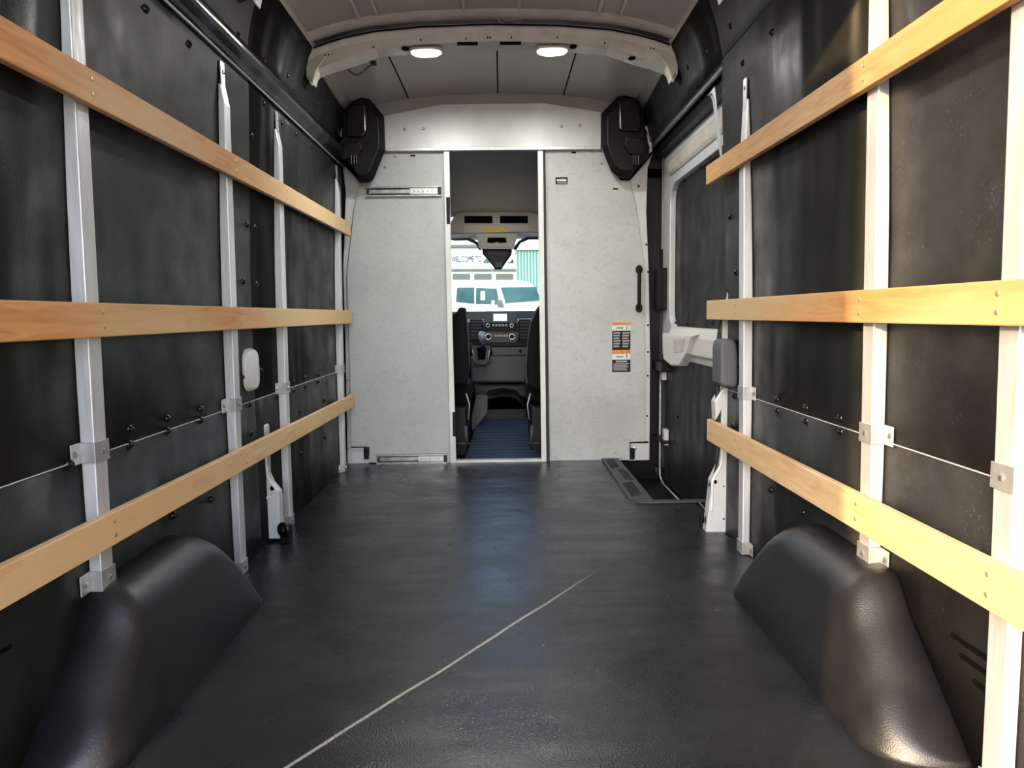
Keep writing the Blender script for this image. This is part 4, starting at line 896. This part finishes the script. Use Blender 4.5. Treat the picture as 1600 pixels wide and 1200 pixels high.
dpl([(735, 556), (832, 556), (830, 598), (737, 598)], 5.16, .14, 'lower_cover', 'dash_grey', bev=.02)
dpl([(738, 600), (828, 600), (824, 622), (742, 622)], 5.3, .1, 'foot_panel', 'dash_dark', bev=.02)
p = onY(813, 548, 5.16); m = MB(); m.tube([p, p+Vector((0, -.012, 0))], .012, 12); m.build('power_socket', 'sticker_black', DB, True)
# gear lever
GL = thing('gear_lever', 'grey gear lever rising from its slotted base on the dashboard', 'gear lever', onY(753, 566, 5.0))
dpl([(736, 541), (767, 541), (765, 565), (760, 571), (743, 571), (740, 565)], 5.02, .135, 'gate_base', 'dash_dark', GL, .008)
dpl([(745, 543), (760, 543), (758, 562), (747, 562)], 5.015, .006, 'gate_slot', 'slot_dark', GL, .002)
m = MB(); m.tube([onY(755, 560, 5.0), onY(754, 545, 4.98), onY(753, 532, 4.95)], [.013, .014, .016], 10); m.build('shaft', 'black_gloss', GL, True)
m = MB(); m.tube([onY(753, 534, 4.95), onY(753, 528, 4.945), onY(753, 521, 4.94), onY(753, 517.5, 4.94)], [.014, .024, .024, .012], 12); m.build('knob', 'knob_grey', GL, True)
for px in (738.5, 764.5): m = MB(); m.tube([onY(px, 546, 5.01), onY(px+(3 if px < 750 else -2), 568, 5.01)], .003, 6); m.build('base_edge', 'alu_bracket', GL, True)
# rubber mat on the cab floor
m = MB(); rows = []
for i, y in enumerate(frange(4.08, 5.0, 30)):
    u = i/30; z = -.02+.12*u**1.3 + (.006 if i % 2 else 0); w = .235-.06*u; rows.append([Vector((-.0+x, y, z)) for x in (-w, -w*.85, 0, w*.85, w)])
m.grid(rows); t_ = m.build('floor_mat', 'cab_mat', None, False, solid=.008); tag(t_, 'dark blue ribbed rubber mat on the floor of the cab doorway', 'mat')
m = MB(); rows = []
for x, z in ((-.2, .0), (-.17, .18), (-.1, .25), (0, .27), (.1, .25), (.16, .18), (.2, .0)): rows.append([Vector((x, 4.98, z)), Vector((x, 5.3, z+.02))])
m.grid(rows); hump = m.build('engine_hump', 'black_plastic', K, True, solid=.01)
m = MB(); m.box(-.2, .2, 4.99, 5.0, -.02, .17); m.build('hump_face', 'black_plastic', K)
dplc = MB(); dplc.prism(poly_on([(737, 676), (737, 650), (744, 618), (762, 618), (762, 635), (762, 645)], 4.85), (0, .05, 0)); dplc.build('side_cover', 'dash_grey', K, bev=.004)
# seats
def seat(s, pl, label, edge):
    Y = 4.30; t_ = thing('cab_chair', label, 'seat', (CX+s*.45, 4.5, 0))
    x0 = CX+s*.62
    back = [onY(a, b_, Y) for a, b_ in pl]
    m = MB(); m.prism(back, (0, .14, 0)); m.build('backrest', 'seat_cloth', t_, bev=.02, seg=3)
    xi_ = min(abs(p.x) for p in back); a, b_ = sorted((s*xi_, CX+s*.70))
    m = MB(); m.box(a, b_, 4.42, 4.80, .28, .42); m.build('cushion', 'seat_cloth', t_, bev=.03, seg=3)
    m = MB(); m.box(a+(.02 if s > 0 else 0), b_-(.02 if s < 0 else 0), 4.30, 4.75, -.03, .28); m.build('pedestal', 'black_plastic', t_, bev=.01)
    m = MB(); m.tube(smooth_pts([onY(a_, b2, Y-.006) for a_, b2 in edge], 4), .004, 6); m.build('piping', 'dash_grey', t_, True)
    p = onY(edge[-1][0], 640, 4.28); m = MB(); m.tube([p+Vector((s*.02, 0, .1)), p+Vector((0, -.01, .03)), p+Vector((s*.01, -.01, -.06))], .005, 6); m.build('recline_lever', 'alu_bracket', t_, True)
    m = MB(); m.tube([p+Vector((s*.03, 0, -.10)), p+Vector((s*.02, 0, -.22))], .012, 8); m.tube([p+Vector((s*.00, 0, -.21)), p+Vector((s*.12, 0, -.21))], .007, 8); m.build('seat_rail', 'dash_grey', t_, True)
seat(-1, [(690, 500), (714, 488), (716, 480), (727, 480), (728, 490), (732, 530), (733, 570), (729, 600), (690, 606)], 'black cloth seat at the left side of the cab doorway', [(728, 484), (732, 530), (734, 575)])
seat(1, [(870, 465), (848, 474), (840, 484), (830, 505), (825, 535), (823, 570), (825, 600), (832, 610), (870, 610)], 'black cloth seat at the right side of the cab doorway', [(848, 473), (838, 484), (829, 505), (824, 540), (822, 580), (824, 600)])
# cab side window glass is left out of view; openings admit daylight above the lower sides

# ================================================================ OUTSIDE
m = MB(); m.box(-60, 60, -60, 90, -.8, -.7); tag(m.build('parking_lot', 'asphalt', None), None, None, None, 'structure')
# the van's own bonnet
YV = 10.5
V = thing('parked_van', 'white parked van seen through the windscreen', 'van', onY(780, 500, YV))
body = [(640, 500), (640, 462), (700, 462), (706, 450), (716, 441.5), (760, 439), (815, 438.5), (828, 441), (840, 452), (850, 468), (890, 480), (900, 505)]
bl = [onY(a, b_, YV) for a, b_ in body]; bl += [Vector((bl[-1].x, YV, -.5)), Vector((bl[0].x, YV, -.5))]
m = MB(); m.prism(bl, (0, 1.9, 0)); m.build('body', 'car_white', V, bev=.05, seg=3)
def vpl(pl, name, mt, parent=None, dy=-.012, th=.02): return MB().prism(poly_on(pl, YV+dy), (0, th, 0)).build(name, mt, parent or V, bev=.004)
vpl([(714, 449), (741, 449), (741, 475), (712, 472)], 'rear_side_window', 'car_glass')
vpl([(744, 449.5), (776, 450.5), (780, 476), (743, 475)], 'front_side_window', 'car_glass')
vpl([(782, 449), (838, 448), (845, 470), (790, 474)], 'windscreen', 'car_glass')
vpl([(751, 455), (758, 455), (758, 469), (751, 469)], 'window_paper', 'building_white', dy=-.02)
vpl([(776, 469), (784, 468), (787, 480), (777, 480)], 'side_mirror', 'building_grey', dy=-.1, th=.08)
vpl([(768, 469.5), (773, 469.5), (773, 477), (768, 477)], 'window_paper', 'building_white', dy=-.02)
for px in (690, 860):
    p = onY(px, 500, YV); m = MB(); m.tube([Vector((p.x, YV-.05, -.36)), Vector((p.x, YV+.2, -.36))], .34, 20); m.build('wheel', 'rubber', V, True)
YBD = 26
Bd = thing('dealership_building', 'white building with a welcome sign over a row of windows, beyond the parked van', 'building', onY(750, 500, YBD))
def bpl(pl, name, mt, parent=None, dy=0, th=.1, bev=0): return MB().prism(poly_on(pl, YBD+dy), (0, th, 0)).build(name, mt, parent or Bd, bev=bev)
a, b_ = onY(560, 384, YBD), onY(806, 384, YBD); m = MB(); m.box(a.x, b_.x, YBD, YBD+6, -.7, a.z); m.build('wall', 'building_white', Bd)
bpl([(560, 382), (808, 382), (808, 386), (560, 386)], 'roof_edge', 'building_grey', dy=-.2, th=.3)
bpl([(560, 420), (806, 420), (806, 423), (560, 423)], 'ledge', 'building_grey', dy=-.15, th=.15)
for k in range(5): bpl([(640+k*33.6, 427.5), (667+k*33.6, 427.5), (667+k*33.6, 437), (640+k*33.6, 437)], 'window', 'building_grey', dy=-.04)
p = onY(705, 409.5, YBD-.05); text('WELCOME TO', p.x, p.y, p.z, .31, 'sign_ink', Bd, ext=.01, sx=.55)
m = MB(); bpl([(755, 409), (760, 403), (765, 409), (765, 411), (755, 411)], 'sign_mark', 'car_glass', dy=-.05, th=.03); bpl([(792, 409), (797, 410), (801, 404), (802, 411), (793, 411)], 'sign_mark', 'sign_ink', dy=-.05, th=.03)
CT = thing('green_container', 'pale green corrugated storage container right of the white building', 'container', onY(830, 500, 24))
a, b_ = onY(808, 391, 24), onY(905, 500, 24); m = MB(); n = 40
loop = []
for i in range(n+1):
    x = a.x + (b_.x-a.x)*i/n; loop.append((x, 24+(.04 if (i//1) % 2 else 0), -.7))
loop += [(b_.x, 25.8, -.7), (a.x, 25.8, -.7)]; m.prism(loop, (0, 0, a.z+.7)); m.build('shell', 'teal_paint', CT)
bl = MB(); bl.box(a.x-.05, b_.x+.05, 23.9, 25.85, a.z, a.z+.12); bl.build('top_rail', 'building_white', CT)
for (x0, x1, y, h, c_) in ((-30, -9, 34, 7, 'building_white'), (8, 30, 36, 5, 'building_white')):
    pass

# bonnet of this van
m = MB(); m.grid([[Vector((x, y, z-.12*(abs(x)/.9)**3)) for x in (-.9, -.45, 0, .45, .88)] for y, z in ((6.3, .76), (6.5, .70), (7.0, .50))]); t_ = m.build('bonnet', 'car_white', None, True, solid=.02); tag(t_, 'white bonnet just beyond the windscreen', 'bonnet')
